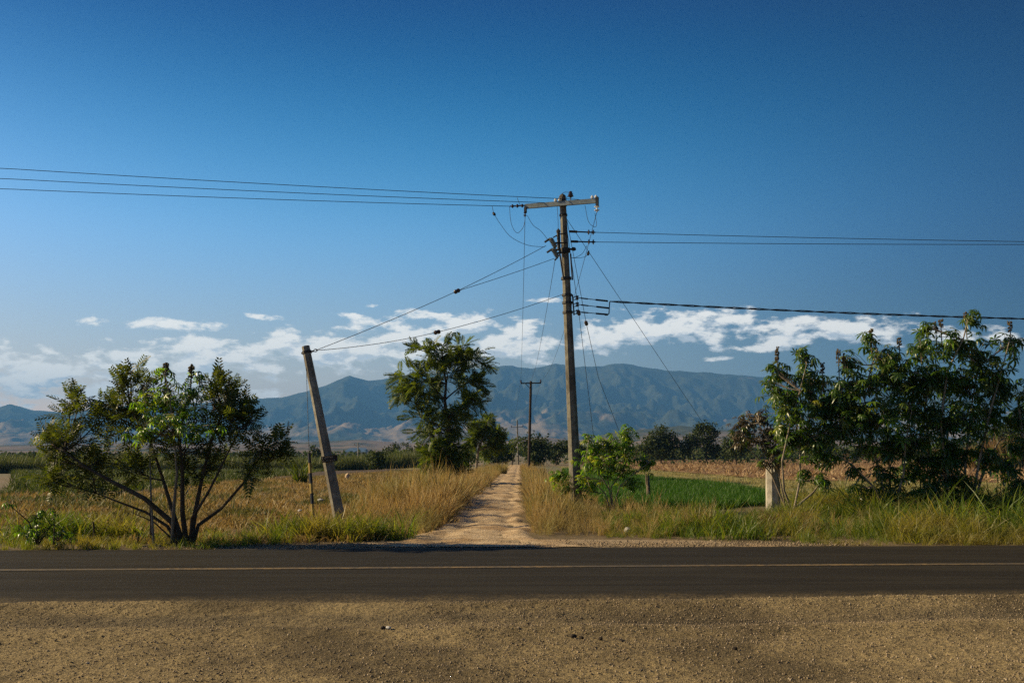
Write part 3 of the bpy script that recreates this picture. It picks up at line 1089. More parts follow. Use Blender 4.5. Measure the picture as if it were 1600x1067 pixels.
# stub guy pole, leaning left
DS = G(533, 824).y
stub_base = P(533, 824, DS)
stub_top = P(477.5, 541, DS + 0.25)
sp_root = empty('stub_pole', stub_base, 'short leaning concrete stub pole at the edge of the dry field', 'pole')
oct_shaft(stub_base - (stub_top - stub_base).normalized() * 0.35, stub_top, 0.135, 0.088, 'shaft', concrete_stub, sp_root)
sd = (stub_top - stub_base).normalized()
band_c = P(479.5, 550.5, DS + 0.25)
MB().tube([band_c - sd * 0.03, band_c + sd * 0.03], 0.108, 8, True, R(22.5)).build('band', iron, sp_root)
MB().tube([P(471, 552, DS + .25), P(490, 548.5, DS + .25)], 0.022, 6).build('eye_bolt', iron, sp_root)
hook = P(493, 547.5, DS + .25)
MB().tube([hook + Vector((0.035 * math.cos(t), 0, 0.03 * math.sin(t))) for t in np.linspace(0, 2 * math.pi, 13)], 0.009, 6).build('thimble', iron, sp_root)
# little hand-lettered board wired to the stub pole
mid = P(517, 716.5, DS + 0.1) + Vector((0, -0.17, 0))
brot = Matrix.Rotation(R(7), 3, 'Y').inverted()
bd = empty('sign_board', mid, 'small dark board with rough pale lettering on the leaning stub pole', 'sign')
MB().box(mid, (0.345, 0.014, 0.135), brot).build('board', wood_dark, bd)
paint = surf('faded pale lettering', (0.30, 0.27, 0.22), (0.42, 0.38, 0.30), 20.0, 0.9, 0.0)
lt = MB()
for row, (z0, hh, cnt, x0_) in enumerate(((0.026, 0.046, 7, -0.145), (-0.038, 0.036, 8, -0.14))):
    for i in range(cnt):
        x = x0_ + i * 0.034
        kind = (i * 3 + row) % 4
        seg = [((0, 0, 0, 1)), ((0, 1, .6, 1)), ((0, .5, .5, .5)), ((.6, .1, .6, .9))]
        use = [(0, 1), (0, 1, 2), (0, 3), (0, 2, 3)][kind]
        for s_ in use:
            a0, b0, a1, b1 = seg[s_]
            pa = mid + brot @ Vector((x + a0 * 0.02, -0.010, z0 + (b0 - .5) * hh))
            pb = mid + brot @ Vector((x + a1 * 0.02, -0.010, z0 + (b1 - .5) * hh))
            lt.tube([pa, pb], 0.0035, 4)
lt.build('lettering', paint, bd)
# guys between the stub pole and the tall pole
i1 = P(714, 455, 23.6)
guy('upper guy wire from the stub pole with a square insulator against blue sky', [sagged(hook, i1, 0.03, 8), sagged(i1, P(853, 384, DP - .1), 0.02, 8), sagged(i1, P(866, 404, DP), 0.02, 8)], (i1, P(853, 384, DP) - hook))
i2 = P(683, 519, 22.9)
guy('lower guy wire from the stub pole with an insulator above the tree', [sagged(hook, i2, 0.06, 10), sagged(i2, on_pole(462, -0.12), 0.05, 10)], (i2, P(880, 462, DP) - hook))
# down guy with striped guard
dg0 = P(478, 556, DS + .2)
dg1 = P(483, 708, DS - 0.1)
dg2 = P(491, 836, DS - 0.4)
guy('thin wire dropping from the stub pole top to the striped guard', [[dg0, dg1, dg2]], None, 0.006)
gg_root = empty('guy_guard', dg2, 'black and yellow striped guy guard standing beside the leaning stub pole', 'guy guard')
black_pl = surf('black plastic', (0.012, 0.012, 0.011), (0.02, 0.02, 0.018), 8.0, 0.35, 0.0, spec=0.5)
yellow_pl = surf('faded yellow plastic', (0.30, 0.20, 0.03), (0.38, 0.27, 0.05), 8.0, 0.4, 0.0, spec=0.5)
ns = 8
for i in range(ns):
    a = dg1.lerp(dg2, i / ns)
    b = dg1.lerp(dg2, (i + 1) / ns - 0.002)
    MB().tube([a, b], 0.036 if i % 2 else 0.037, 8).build('stripe', black_pl if i % 2 == 0 else yellow_pl, gg_root)


# line poles along the path
def line_pole(label, px, ytop, ybase, D, rb, rt, mat, arm_hw, arm_y, pins, brace=True, group=None, xt=None, top_ext=0.0):
    base = P(px, ybase, D)
    base.z = float(hgt(base.x, D)) - 0.02
    top = P(px if xt is None else xt, ytop, D)
    r = empty('utility_pole', base, label, 'utility pole', group)
    MB().tube([base - Vector((0, 0, .2)), base.lerp(top, .5), top], [rb, (rb + rt) / 2, rt], 10).build('shaft', mat, r)
    if arm_hw:
        a = P(px + (0 if xt is None else xt - px) - arm_hw, arm_y + 0.4, D - 0.12)
        b = P(px + (0 if xt is None else xt - px) + arm_hw, arm_y - 0.2, D - 0.12)
        MB().box((a + b) / 2, ((b - a).length, 0.09, 0.11), (b - a).to_track_quat('X', 'Z').to_matrix()).build('crossarm', wood_dark if mat is wood_dark else steel, r)
        for t in pins:
            p = a.lerp(b, t) + Vector((0, 0, 0.05))
            bell(p, p + Vector((0, 0, 0.28)), 0.10).build('pin_insulator', porcelain, r)
        if brace:
            c_ = (a + b) / 2
            MB().tube([a.lerp(b, 0.22) + Vector((0, .05, 0)), c_ + Vector((0, .05, -0.55))], 0.025, 5).build('brace', iron, r)
    return r, (a if arm_hw else None), (b if arm_hw else None)


D2 = 88.0
lp2, a2, b2 = line_pole('dark wooden utility pole with a crossarm beside the path, behind the concrete pole', 826, 595.5, 742, D2, 0.14, 0.11, wood_dark, 16, 598.5, (0.02, 0.98), True, 'line poles along the path', 829.5)
D3 = 178.0
lp3, a3, b3 = line_pole('pale thin utility pole with a plain crossarm far down the path', 810, 656, 727, D3, 0.15, 0.11, concrete, 9.5, 667, (0.03, 0.97), False, 'line poles along the path', 808)
lp4, a4, b4 = line_pole('distant pale utility pole with double crossarm beyond the dry field', 559.5, 691, 738, 255.0, 0.17, 0.12, concrete_white, 6.5, 694.5, (0.05, 0.95), False, 'line poles along the path', 559.5)
bx_ = P(559.5, 697, 255)
MB().box(bx_ + Vector((0, -.15, 0)), (1.3, 0.09, 0.1)).build('crossarm', steel, lp4)
# conductors from the tall pole back to the second pole and on
top2 = P(829.5, 595, D2)
for (s, e_, sg, lab) in ((ap(-0.985, -0.03, -0.30), a2 + Vector((0, 0, .3)), 0.9, 'left wire running along the path from the crossarm tip'), (P(867, 408, DP), top2, 0.6, 'middle wire running along the path from the fuse cutouts'), (ap(0.985, -0.03, -0.32), b2 + Vector((0, 0, .3)), 1.1, 'right wire running along the path from the white insulator')):
    wire('overhead_wire', sagged(s, e_, sg, 30), 0.007, wire_mat, lab, 'wire', 'wires along the path')
for (s, e_, lab) in ((a2 + Vector((0, 0, .3)), a3 + Vector((0, 0, .3)), 'far left wire between the wooden pole and the pale pole'), (b2 + Vector((0, 0, .3)), b3 + Vector((0, 0, .3)), 'far right wire between the wooden pole and the pale pole')):
    wire('overhead_wire', sagged(s, e_, 1.2, 30), 0.008, wire_mat, lab, 'wire', 'far wires along the path')

# ------------------------------------------------------------------ plants
leaf_gold = leafmat('dry gold grass', ((0.32, 0.22, 0.085), (0.47, 0.35, 0.15), (0.22, 0.125, 0.05)), (1.0, 0.88, 0.6), 0.42, 0.6, 0.3, (0.28, 0.25, 0.09), 0.35)
leaf_field = leafmat('dry field grass', ((0.27, 0.185, 0.07), (0.42, 0.31, 0.135), (0.15, 0.09, 0.04)), (1.0, 0.9, 0.6), 0.34, 0.6, 0.3, (0.14, 0.145, 0.04), 0.28)
leaf_green = leafmat('green verge grass', ((0.055, 0.10, 0.012), (0.11, 0.16, 0.022), (0.24, 0.22, 0.05)), (1.6, 1.6, 0.5), 0.5, 0.45, 0.4, (0.24, 0.20, 0.06), 0.45)
leaf_crop = leafmat('bright green crop', ((0.032, 0.095, 0.007), (0.052, 0.13, 0.010), (0.07, 0.14, 0.014)), (1.1, 1.2, 0.5), 0.40, 0.5, 0.3)
leaf_straw = leafmat('cut straw', ((0.28, 0.24, 0.09), (0.38, 0.32, 0.14), (0.16, 0.19, 0.05)), (1.0, 0.9, 0.6), 0.3, 0.7, 0.2)
leaf_husk = leafmat('maize trash', ((0.20, 0.11, 0.05), (0.46, 0.34, 0.19), (0.12, 0.065, 0.03)), (1.0, 0.85, 0.6), 0.25, 0.7, 0.2)
leaf_weed = leafmat('brown weeds', ((0.15, 0.09, 0.035), (0.20, 0.12, 0.045), (0.10, 0.09, 0.03)), (1.0, 0.85, 0.6), 0.35, 0.7, 0.2, (0.09, 0.09, 0.03), 0.08)
leaf_corn = leafmat('maize leaves', ((0.07, 0.095, 0.028), (0.11, 0.13, 0.04), (0.15, 0.14, 0.055)), (1.1, 1.1, 0.6), 0.40, 0.5, 0.3)
leaf_low = leafmat('low weeds', ((0.05, 0.075, 0.02), (0.075, 0.10, 0.028), (0.12, 0.12, 0.04)), (1.1, 1.1, 0.5), 0.4, 0.5, 0.3)
leaf_acacia = leafmat('acacia leaf', ((0.05, 0.068, 0.016), (0.085, 0.10, 0.022), (0.15, 0.14, 0.035)), (1.4, 1.55, 0.5), 0.44, 0.45, 0.45)
leaf_tree = leafmat('feathery tree leaf', ((0.05, 0.09, 0.015), (0.09, 0.13, 0.02), (0.16, 0.18, 0.03)), (1.5, 1.45, 0.45), 0.46, 0.5, 0.35)
leaf_castor = leafmat('castor leaf', ((0.04, 0.08, 0.014), (0.065, 0.115, 0.02), (0.13, 0.15, 0.03)), (1.7, 1.9, 0.4), 0.48, 0.32, 0.6)
leaf_castor_b = leafmat('bright castor leaf', ((0.085, 0.165, 0.016), (0.14, 0.225, 0.024), (0.32, 0.29, 0.04)), (1.6, 1.8, 0.45), 0.56, 0.32, 0.6)
leaf_castor_p = leafmat('purplish castor leaf', ((0.06, 0.055, 0.025), (0.09, 0.065, 0.04), (0.14, 0.11, 0.05)), (1.3, 1.2, 0.6), 0.38, 0.32, 0.6)
leaf_far = leafmat('far tree leaf', ((0.028, 0.045, 0.012), (0.045, 0.065, 0.017), (0.07, 0.09, 0.022)), (1.2, 1.2, 0.5), 0.35, 0.6, 0.2)
leaf_far2 = leafmat('far yellow green leaf', ((0.07, 0.10, 0.015), (0.10, 0.135, 0.022), (0.14, 0.16, 0.03)), (1.2, 1.2, 0.5), 0.40, 0.6, 0.2)
seed_mat = leafmat('castor seed spike', ((0.06, 0.05, 0.02), (0.10, 0.07, 0.03), (0.12, 0.10, 0.04)), (1, 1, 1), 0.1, 0.7, 0.2)


def tuft_mesh(name, mat, n, h, spread, width, lean, seed, seg=3, hvar=0.35, seeds=False):
    r = np.random.default_rng(seed)
    V, Fc = [], []
    for i in range(n):
        a = r.uniform(0, 2 * math.pi)
        rad = spread * math.sqrt(r.uniform())
        base = np.array([math.cos(a) * rad, math.sin(a) * rad, -0.03])
        la = a + r.normal(0, 0.9)
        ld = np.array([math.cos(la), math.sin(la), 0])
        hh = h * (1 + r.uniform(-hvar, hvar))
        ln = lean * r.uniform(0.3, 1.3)
        wd = width * r.uniform(0.7, 1.3)
        fa = r.uniform(0, math.pi)
        side = np.array([math.cos(fa), math.sin(fa), 0])
        b = len(V)
        for s in range(seg):
            t = s / seg
            p = base + np.array([0, 0, hh * t * (1 - 0.25 * ln * t)]) + ld * hh * ln * t * t
            w = wd * (1 - 0.55 * t)
            if seeds and s == seg - 1:
                w = wd * 1.5
            V += [p - side * w / 2, p + side * w / 2]
        p = base + np.array([0, 0, hh * (1 - 0.25 * ln)]) + ld * hh * ln
        V.append(p)
        for s in range(seg - 1):
            Fc.append((b + 2 * s, b + 2 * s + 1, b + 2 * s + 3))
            Fc.append((b + 2 * s, b + 2 * s + 3, b + 2 * s + 2))
        Fc.append((b + 2 * seg - 2, b + 2 * seg - 1, b + 2 * seg))
    return mesh_np(name, np.array(V), np.array(Fc), mat)


def scatter(name, pts, scl, tufts, label, cat='grass', tilt=0.2):
    """one 'stuff' object: geometry nodes put tuft meshes on its points"""
    n = len(pts)
    me = bpy.data.meshes.new(name)
    me.vertices.add(n)
    me.vertices.foreach_set('co', np.ascontiguousarray(pts, dtype=np.float32).ravel())
    r = np.random.default_rng(n)
    rot = np.stack([r.normal(0, tilt, n), r.normal(0, tilt, n), r.uniform(0, 6.283, n)], -1).astype(np.float32)
    at = me.attributes.new('rot', 'FLOAT_VECTOR', 'POINT')
    at.data.foreach_set('vector', rot.ravel())
    at = me.attributes.new('scl', 'FLOAT', 'POINT')
    at.data.foreach_set('value', np.asarray(scl, dtype=np.float32))
    at = me.attributes.new('pick', 'INT', 'POINT')
    at.data.foreach_set('value', r.integers(0, len(tufts), n).astype(np.int32))
    me.update()
    o = link(name, me)
    tag(o, label, cat, None, 'stuff')
    ng = bpy.data.node_groups.new(name, 'GeometryNodeTree')
    ng.interface.new_socket('Geometry', in_out='INPUT', socket_type='NodeSocketGeometry')
    ng.interface.new_socket('Geometry', in_out='OUTPUT', socket_type='NodeSocketGeometry')
    gi = ng.nodes.new('NodeGroupInput')
    go = ng.nodes.new('NodeGroupOutput')
    ip = ng.nodes.new('GeometryNodeInstanceOnPoints')
    jn = ng.nodes.new('GeometryNodeJoinGeometry')
    ng.links.new(gi.outputs[0], ip.inputs['Points'])
    for tm in reversed(tufts):
        po = bpy.data.objects.new(tm.name, tm)
        oi = ng.nodes.new('GeometryNodeObjectInfo')
        oi.inputs['Object'].default_value = po
        oi.inputs['As Instance'].default_value = True
        ng.links.new(oi.outputs['Geometry'], jn.inputs[0])
    ng.links.new(jn.outputs[0], ip.inputs['Instance'])
    ip.inputs['Pick Instance'].default_value = True
    for nm, ty, sock in (('pick', 'INT', 'Instance Index'), ('rot', 'FLOAT_VECTOR', 'Rotation'), ('scl', 'FLOAT', 'Scale')):
        na = ng.nodes.new('GeometryNodeInputNamedAttribute')
        na.data_type = ty
        na.inputs['Name'].default_value = nm
        ng.links.new(na.outputs[0], ip.inputs[sock])
    ng.links.new(ip.outputs[0], go.inputs[0])
    md = o.modifiers.new('tufts', 'NODES')
    md.node_group = ng
    return o


def in_poly(x, y, poly):
    c = np.zeros(x.shape, bool)
    n = len(poly)
    for i in range(n):
        x1, y1 = poly[i]
        x2, y2 = poly[(i + 1) % n]
        cond = ((y1 > y) != (y2 > y)) & (x < (x2 - x1) * (y - y1) / ((y2 - y1) + 1e-12) + x1)
        c ^= cond
    return c


def fill(poly, dens, seed, keep=None, fall=None):
    """random ground points in polygon; density in tufts per m2; only what the lens can plausibly see"""
    r = np.random.default_rng(seed)
    xs = [p[0] for p in poly]
    ys = [p[1] for p in poly]
    x0, x1, y0, y1 = min(xs), max(xs), min(ys), max(ys)
    n = int((x1 - x0) * (y1 - y0) * dens)
    x = r.uniform(x0, x1, n)
    y = r.uniform(y0, y1, n)
    m = in_poly(x, y, poly) & (np.abs(x) < 0.66 * y + 5)
    if fall:
        m &= r.uniform(size=n) < np.clip((fall / y) ** 1.3, 0.05, 1)
    if keep is not None:
        m &= keep(x, y, r)
    x, y = x[m], y[m]
    return np.stack([x, y, hgt(x, y) + 0.04], -1)


T = {}
T['gold'] = [tuft_mesh('gold_tuft', leaf_gold, 26, (0.5, 0.7, 0.85, 0.6, 0.95, 0.75)[i], (0.2, 0.14, 0.1, 0.24, 0.12, 0.16)[i], 0.009, (0.7, 0.4, 0.25, 0.9, 0.3, 0.55)[i], 100 + i, 4, 0.45, True) for i in range(6)]
T['field'] = [tuft_mesh('field_tuft', leaf_field, 24, 0.145, 0.17, 0.012, 0.85, 200 + i, 3, 0.5, True) for i in range(4)]
T['green'] = [tuft_mesh('green_tuft', leaf_green, 24, 0.40, 0.16, 0.014, 0.8, 300 + i, 4, 0.45) for i in range(4)]
T['crop'] = [tuft_mesh('crop_tuft', leaf_crop, 16, 0.30, 0.16, 0.03, 0.45, 400 + i, 2, 0.4) for i in range(3)]
T['straw'] = [tuft_mesh('straw_tuft', leaf_straw, 16, 0.16, 0.22, 0.02, 1.2, 500 + i, 2, 0.6) for i in range(3)]
T['husk'] = [tuft_mesh('husk_piece', leaf_husk, 5, 0.28, 0.2, 0.06, 1.5, 600 + i, 2, 0.7) for i in range(3)]
T['weed'] = [tuft_mesh('weed_stalk', leaf_weed, 26, 2.4, 0.5, 0.06, 0.22, 700 + i, 3, 0.35, True) for i in range(3)]
T['corn'] = [tuft_mesh('maize_plant', leaf_corn, 18, 2.3, 0.35, 0.11, 0.45, 800 + i, 3, 0.4) for i in range(3)]
T['low'] = [tuft_mesh('low_weed', leaf_low, 16, 0.35, 0.25, 0.04, 0.7, 900 + i, 2, 0.5) for i in range(3)]


def fld(x, y, s, seed):
    return fbm(x * s, y * s, 3, seed)


# dry field
p = fill(left_field, 10, 1, lambda x, y, r: (x < -1.25 + pathx(y)) & (fld(x, y, 0.5, 77) + r.uniform(-.3, .3, x.shape) > 0.36), 45)
p2 = fill([(-14, 16.0), (-2.5, 17.0), (-1.5, 17.6), (-1.4, 30), (-24, 30)], 22, 2, lambda x, y, r: (y - 0.05 * x > 16.5) & (x < -1.5))
pp = np.concatenate([p, p2])
sc = (0.4 + 1.2 * fld(pp[:, 0], pp[:, 1], 0.6, 78)) * rng.uniform(0.55, 1.45, len(pp))
sc *= 0.62 + 0.38 * sm01((pp[:, 1] - 17) / 8)
scatter('dry_grass', pp, sc, T['field'], 'short golden dry grass covering the field left of the path')
# taller fringe along the path, left
pl = fill([(-4.2, 17.9), (-1.45, 18.6), (-1.35, 30), (-1.0, 75), (-0.8, 120), (-3.2, 120), (-3.0, 60), (-4.0, 30)], 34, 3, lambda x, y, r: (x < -1.55 + pathx(y)) & (x > -2.2 - r.uniform(0, 2.2, x.shape) + pathx(y)), 40)
h_ = (0.72 + 0.6 * fld(pl[:, 0], pl[:, 1], 0.4, 79)) * rng.uniform(0.7, 1.25, len(pl)) * (0.45 + 0.55 * sm01((pl[:, 1] - 17.8) / 3.5)) * (0.75 + 0.35 * np.exp(-((pl[:, 1] - 27) / 7) ** 2))
h_ *= 0.45 + 1.1 * fld(pl[:, 0], pl[:, 1], 1.1, 95)
scatter('tall_dry_grass', pl, h_ * 0.70, T['gold'], 'tall feathery golden grass along the left edge of the path')
pr = fill([(0.25, 18.4), (2.6, 17.9), (4.0, 18.6), (4.0, 22), (2.2, 30), (2.0, 60), (2.4, 120), (0.8, 120), (0.6, 40)], 30, 4, lambda x, y, r: (x > 0.32 + pathx(y) + 0.25 * (fld(x, y, 0.8, 3) - .3)) & ((x < 1.4 + r.uniform(0, 0.8, x.shape) + pathx(y)) | (r.uniform(size=x.shape) < 0.16)), 34)
h_ = (0.6 + 0.75 * fld(pr[:, 0], pr[:, 1], 0.5, 80)) * rng.uniform(0.7, 1.25, len(pr)) * (0.5 + 0.5 * sm01((pr[:, 1] - 18) / 3.0))
h_ *= 0.4 + 1.1 * fld(pr[:, 0], pr[:, 1], 1.1, 96)
h_ *= 1 - 0.45 * np.exp(-((pr[:, 0] - 2.2) / 1.0) ** 2 - ((pr[:, 1] - 22.5) / 3.5) ** 2)
scatter('tall_dry_grass', pr, h_ * 0.66, T['gold'], 'tall straw coloured grass between the path and the tall pole')
# green verge, right
vr = [(1.6, 17.9), (3.0, 17.6), (4.7, 16.1), (26, 17.1), (26, 26), (14, 27), (10, 27), (7.6, 26), (6.2, 22.5), (4.5, 22), (3, 24), (1.9, 24)]
pv = fill(vr, 50, 5, lambda x, y, r: (fld(x, y, 0.9, 81) + r.uniform(-.22, .22, x.shape) > 0.42) & (y - 0.05 * x > 15.98) & ((x > 4.9) | (y > 17.3)))
h_ = 0.74 * (0.2 + 2.1 * fld(pv[:, 0], pv[:, 1], 1.0, 82) ** 2) * rng.uniform(0.65, 1.3, len(pv)) * (0.55 + 0.45 * sm01((pv[:, 1] - 0.05 * pv[:, 0] - 16.2) / 1.2))
h_ *= 1 + 0.75 * sm01((pv[:, 0] - 6) / 3)
h_ *= 1 - 0.4 * np.exp(-((pv[:, 0] - 2.0) / 1.2) ** 2)
scatter('verge_grass', pv, h_, T['green'], 'long green grass on the verge right of the path')
pv2 = fill([(1.5, 18), (4.5, 17.4), (26, 18.0), (26, 25), (14, 23), (9, 21.5), (4, 23), (2, 26)], 9, 6, lambda x, y, r: fld(x, y, 0.45, 83) + r.uniform(-.15, .15, x.shape) > 0.44)
scatter('straw_tufts', pv2, rng.uniform(0.2, 0.52, len(pv2)), T['gold'], 'dry straw tufts mixed into the green verge')
# left verge: dark green low fringe at the asphalt edge
vl = [(-26, 14.6), (-13, 15.25), (-4.6, 15.7), (-2.6, 17.1), (-4, 17.9), (-9, 17.6), (-26, 17.2)]
pg = fill(vl, 40, 7, lambda x, y, r: ((fld(x, y, 0.6, 84) + r.uniform(-.2, .2, x.shape) > 0.42) | (y - 0.05 * x < 16.5)) & (x < -3.0 - (17.3 - y) * 1.2) & (y - 0.05 * x > 15.95))
h_ = rng.uniform(0.22, 0.55, len(pg)) * (0.55 + 0.8 * fld(pg[:, 0], pg[:, 1], 0.7, 85))
scatter('verge_grass', pg, h_, T['green'], 'short green grass at the asphalt edge under the acacia bush')
pc = np.concatenate([np.array([[G(px, 846).x + rng.normal(0, .35), G(px, 846).y + rng.normal(0, .2), 0.0] for _ in range(n)]) for px, n in ((75, 40), (110, 30), (160, 25), (500, 34), (545, 22), (590, 16), (470, 14))])
pc[:, 2] = hgt(pc[:, 0], pc[:, 1]) + 0.03
scatter('verge_tufts', pc, rng.uniform(0.8, 1.35, len(pc)), T['green'], 'upright bright green tufts round the guy guard and left shrub')
# crops and far fields
pk = fill(green_poly, 60, 8, None, 30)
scatter('green_crop', pk, rng.uniform(0.6, 1.1, len(pk)), T['crop'], 'dense bright green crop right of the tall pole', 'crop')
ps = fill(mown_poly, 9, 9, lambda x, y, r: np.sin((y * 0.9 + x * 0.5) * 1.1 + 2 * fld(x, y, 0.2, 4)) + r.uniform(-.7, .7, x.shape) > 0.0, 45)
scatter('cut_straw', ps, rng.uniform(0.6, 1.4, len(ps)), T['straw'], 'pale cut hay lying on the mown strip', 'hay')
ph = fill(till_poly, 1.5, 10, lambda x, y, r: fld(x, y, 0.12, 5) + r.uniform(-.2, .2, x.shape) > 0.42, 75)
scatter('maize_trash', ph, rng.uniform(0.6, 1.7, len(ph)), T['husk'], 'scattered dry maize trash on the brown tilled field', 'maize trash', 0.5)
wp = [g2(990, 719.5), g2(1200, 717.5), g2(1500, 716.5), (150, 195), (150, 215), g2(1200, 716), g2(990, 717.5)]
pw = fill(wp, 2.2, 11)
pw2 = fill([(70, 108), (105, 120), (105, 140), (60, 130)], 1.6, 12)
pw = np.concatenate([pw, pw2])
scatter('dry_weeds', pw, rng.uniform(0.8, 1.6, len(pw)), T['weed'], 'tall reddish brown dry weeds behind the tilled field', 'weeds', 0.06)
cp = [(-120, 120), (-70, 146), (-45, 155), (-20, 160), (-8, 165), (-8, 180), (-120, 180)]
pcn = fill(cp, 2.4, 13)
scatter('maize_field', pcn, rng.uniform(0.75, 1.2, len(pcn)), T['corn'], 'band of tall green maize behind the dry field', 'maize', 0.05)
pb = fill([g2(20, 777), g2(250, 768), g2(420, 750), g2(560, 737), g2(700, 733), g2(700, 727), g2(450, 732), g2(20, 742)], 3.0, 14, lambda x, y, r: fld(x, y, 0.25, 86) + r.uniform(-.1, .1, x.shape) > 0.42, 80)
scatter('low_weeds', pb, rng.uniform(0.6, 1.5, len(pb)), T['low'], 'low green weeds along the dark earth bank', 'weeds')
pb = fill([(-24, 26), (-8, 24), (-9, 34), (-30, 42)], 9, 15, lambda x, y, r: fld(x, y, 0.3, 87) + r.uniform(-.1, .1, x.shape) > 0.46)
pb = np.concatenate([pb, fill([(-20, 17.5), (-3, 18.5), (-3, 30), (-20, 30)], 2.2, 16, lambda x, y, r: fld(x, y, 0.5, 88) + r.uniform(-.1, .1, x.shape) > 0.5)])
scatter('low_weeds', pb, rng.uniform(0.3, 0.8, len(pb)), T['low'], 'patchy low green weeds scattered through the dry field', 'weeds')


# ---------------- leaf templates
def palmate(n=8, droop=0.5, lobe_w=0.20, seed=0):
    """castor leaf of unit radius, stalk at origin, opening towards +X, blade normal +Z"""
    r = random.Random(seed)
    V = [(0, 0, 0)]
    Fc = []
    angs = [R(-150 + 300 * i / (n - 1)) for i in range(n)]
    for a in angs:
        ln = (0.72 + 0.28 * math.cos(a * 0.55)) * r.uniform(0.9, 1.08)
        d = droop * r.uniform(0.7, 1.3)
        dx, dy = math.cos(a), math.sin(a)
        sx, sy = -dy, dx
        b = len(V)
        for t, w, z in ((0.30, 0.75, 0.02), (0.62, 1.0, -0.14), (1.0, 0.0, -0.46)):
            zz = z * d * 2
            sh = 1 - 0.35 * d * t * t
            if w > 0:
                V.append(((dx * t * sh + sx * lobe_w * w / 2) * ln, (dy * t * sh + sy * lobe_w * w / 2) * ln, zz * ln))
                V.append((dx * t * sh * ln, dy * t * sh * ln, zz * ln - 0.045))
                V.append(((dx * t * sh - sx * lobe_w * w / 2) * ln, (dy * t * sh - sy * lobe_w * w / 2) * ln, zz * ln))
            else:
                V.append((dx * t * sh * ln, dy * t * sh * ln, zz * ln))
        Fc += [(0, b + 1, b), (0, b + 2, b + 1), (b, b + 1, b + 4), (b, b + 4, b + 3), (b + 1, b + 2, b + 5), (b + 1, b + 5, b + 4), (b + 3, b + 4, b + 6), (b + 4, b + 5, b + 6)]
    return np.array(V), np.array(Fc)


def frond(pairs=8, lw=0.05, ll=0.22, droop=0.35, seed=0, rachis=0.010):
    """pinnate frond of unit length along +X, normal +Z"""
    r = random.Random(seed)
    V, Fc = [], []

    def pt(t):
        return np.array([t * (1 - 0.12 * droop * t), 0, 0.15 * math.sin(t * 2) * 0.3 - droop * t * t * 0.55])
    for i in range(4):
        a, b = pt(i / 4), pt((i + 1) / 4)
        k = len(V)
        V += [a + [0, -rachis, 0], a + [0, rachis, 0], b + [0, rachis, 0], b + [0, -rachis, 0]]
        Fc += [(k, k + 1, k + 2), (k, k + 2, k + 3)]
    for i in range(pairs):
        t = 0.16 + 0.84 * i / (pairs - 1)
        p = pt(t)
        L_ = ll * (0.55 + 0.9 * math.sin(math.pi * (0.12 + 0.80 * t))) * r.uniform(0.85, 1.1)
        for s in (-1, 1):
            d = np.array([0.55, s * 0.83, -0.25 * r.uniform(0.2, 1.4)])
            d /= np.linalg.norm(d)
            w = np.array([0.83, -s * 0.55, 0.1]) * lw
            k = len(V)
            V += [p, p + d * L_ * 0.5 + w, p + d * L_, p + d * L_ * 0.5 - w]
            Fc += [(k, k + 1, k + 2), (k, k + 2, k + 3)]
    return np.array(V), np.array(Fc)


def rotmats(fwd, nrm):
    """frames with X = fwd, Z ~ nrm"""
    x = fwd / (np.linalg.norm(fwd, axis=1, keepdims=True) + 1e-9)
    y = np.cross(nrm, x)
    y /= (np.linalg.norm(y, axis=1, keepdims=True) + 1e-9)
    z = np.cross(x, y)
    return np.stack([x, y, z], -1)


def stamp(templates, Rm, t, s, seed=0):
    """many copies of templates -> verts, faces"""
    r = np.random.default_rng(seed)
    pick = r.integers(0, len(templates), len(t))
    Vs, Fs = [], []
    off = 0
    for k, (V, Fc) in enumerate(templates):
        m = pick == k
        if not m.any():
            continue
        VV = np.einsum('nij,vj->nvi', Rm[m], V) * s[m][:, None, None] + t[m][:, None, :]
        n = VV.shape[0]
        FF = Fc[None] + (np.arange(n) * len(V))[:, None, None] + off
        Vs.append(VV.reshape(-1, 3))
        Fs.append(FF.reshape(-1, Fc.shape[1]))
        off += n * len(V)
    return np.concatenate(Vs), np.concatenate(Fs)


FR_TREE = [frond(9, 0.045, 0.24, 0.45, i) for i in range(4)]
FR_ACA = [frond(6, 0.055, 0.27, 0.3, 20 + i) for i in range(4)]
CARD = [(np.array([(-.5, -.28, 0), (.1, -.32, .12), (.55, 0, -.05), (.05, .34, .1)]), np.array([(0, 1, 2), (0, 2, 3)])),
        (np.array([(-.45, -.1, 0), (0, -.4, .1), (.5, .1, -.1), (-.05, .3, .15)]), np.array([(0, 1, 2), (0, 2, 3)]))]
PALM = [palmate(8, 0.45, 0.23, 1), palmate(7, 0.75, 0.24, 2), palmate(8, 1.0, 0.22, 3), palmate(7, 0.25, 0.25, 4)]


def bez(a, b, c, n):
    return [a.lerp(b, i / n).lerp(b.lerp(c, i / n), i / n) for i in range(n + 1)]


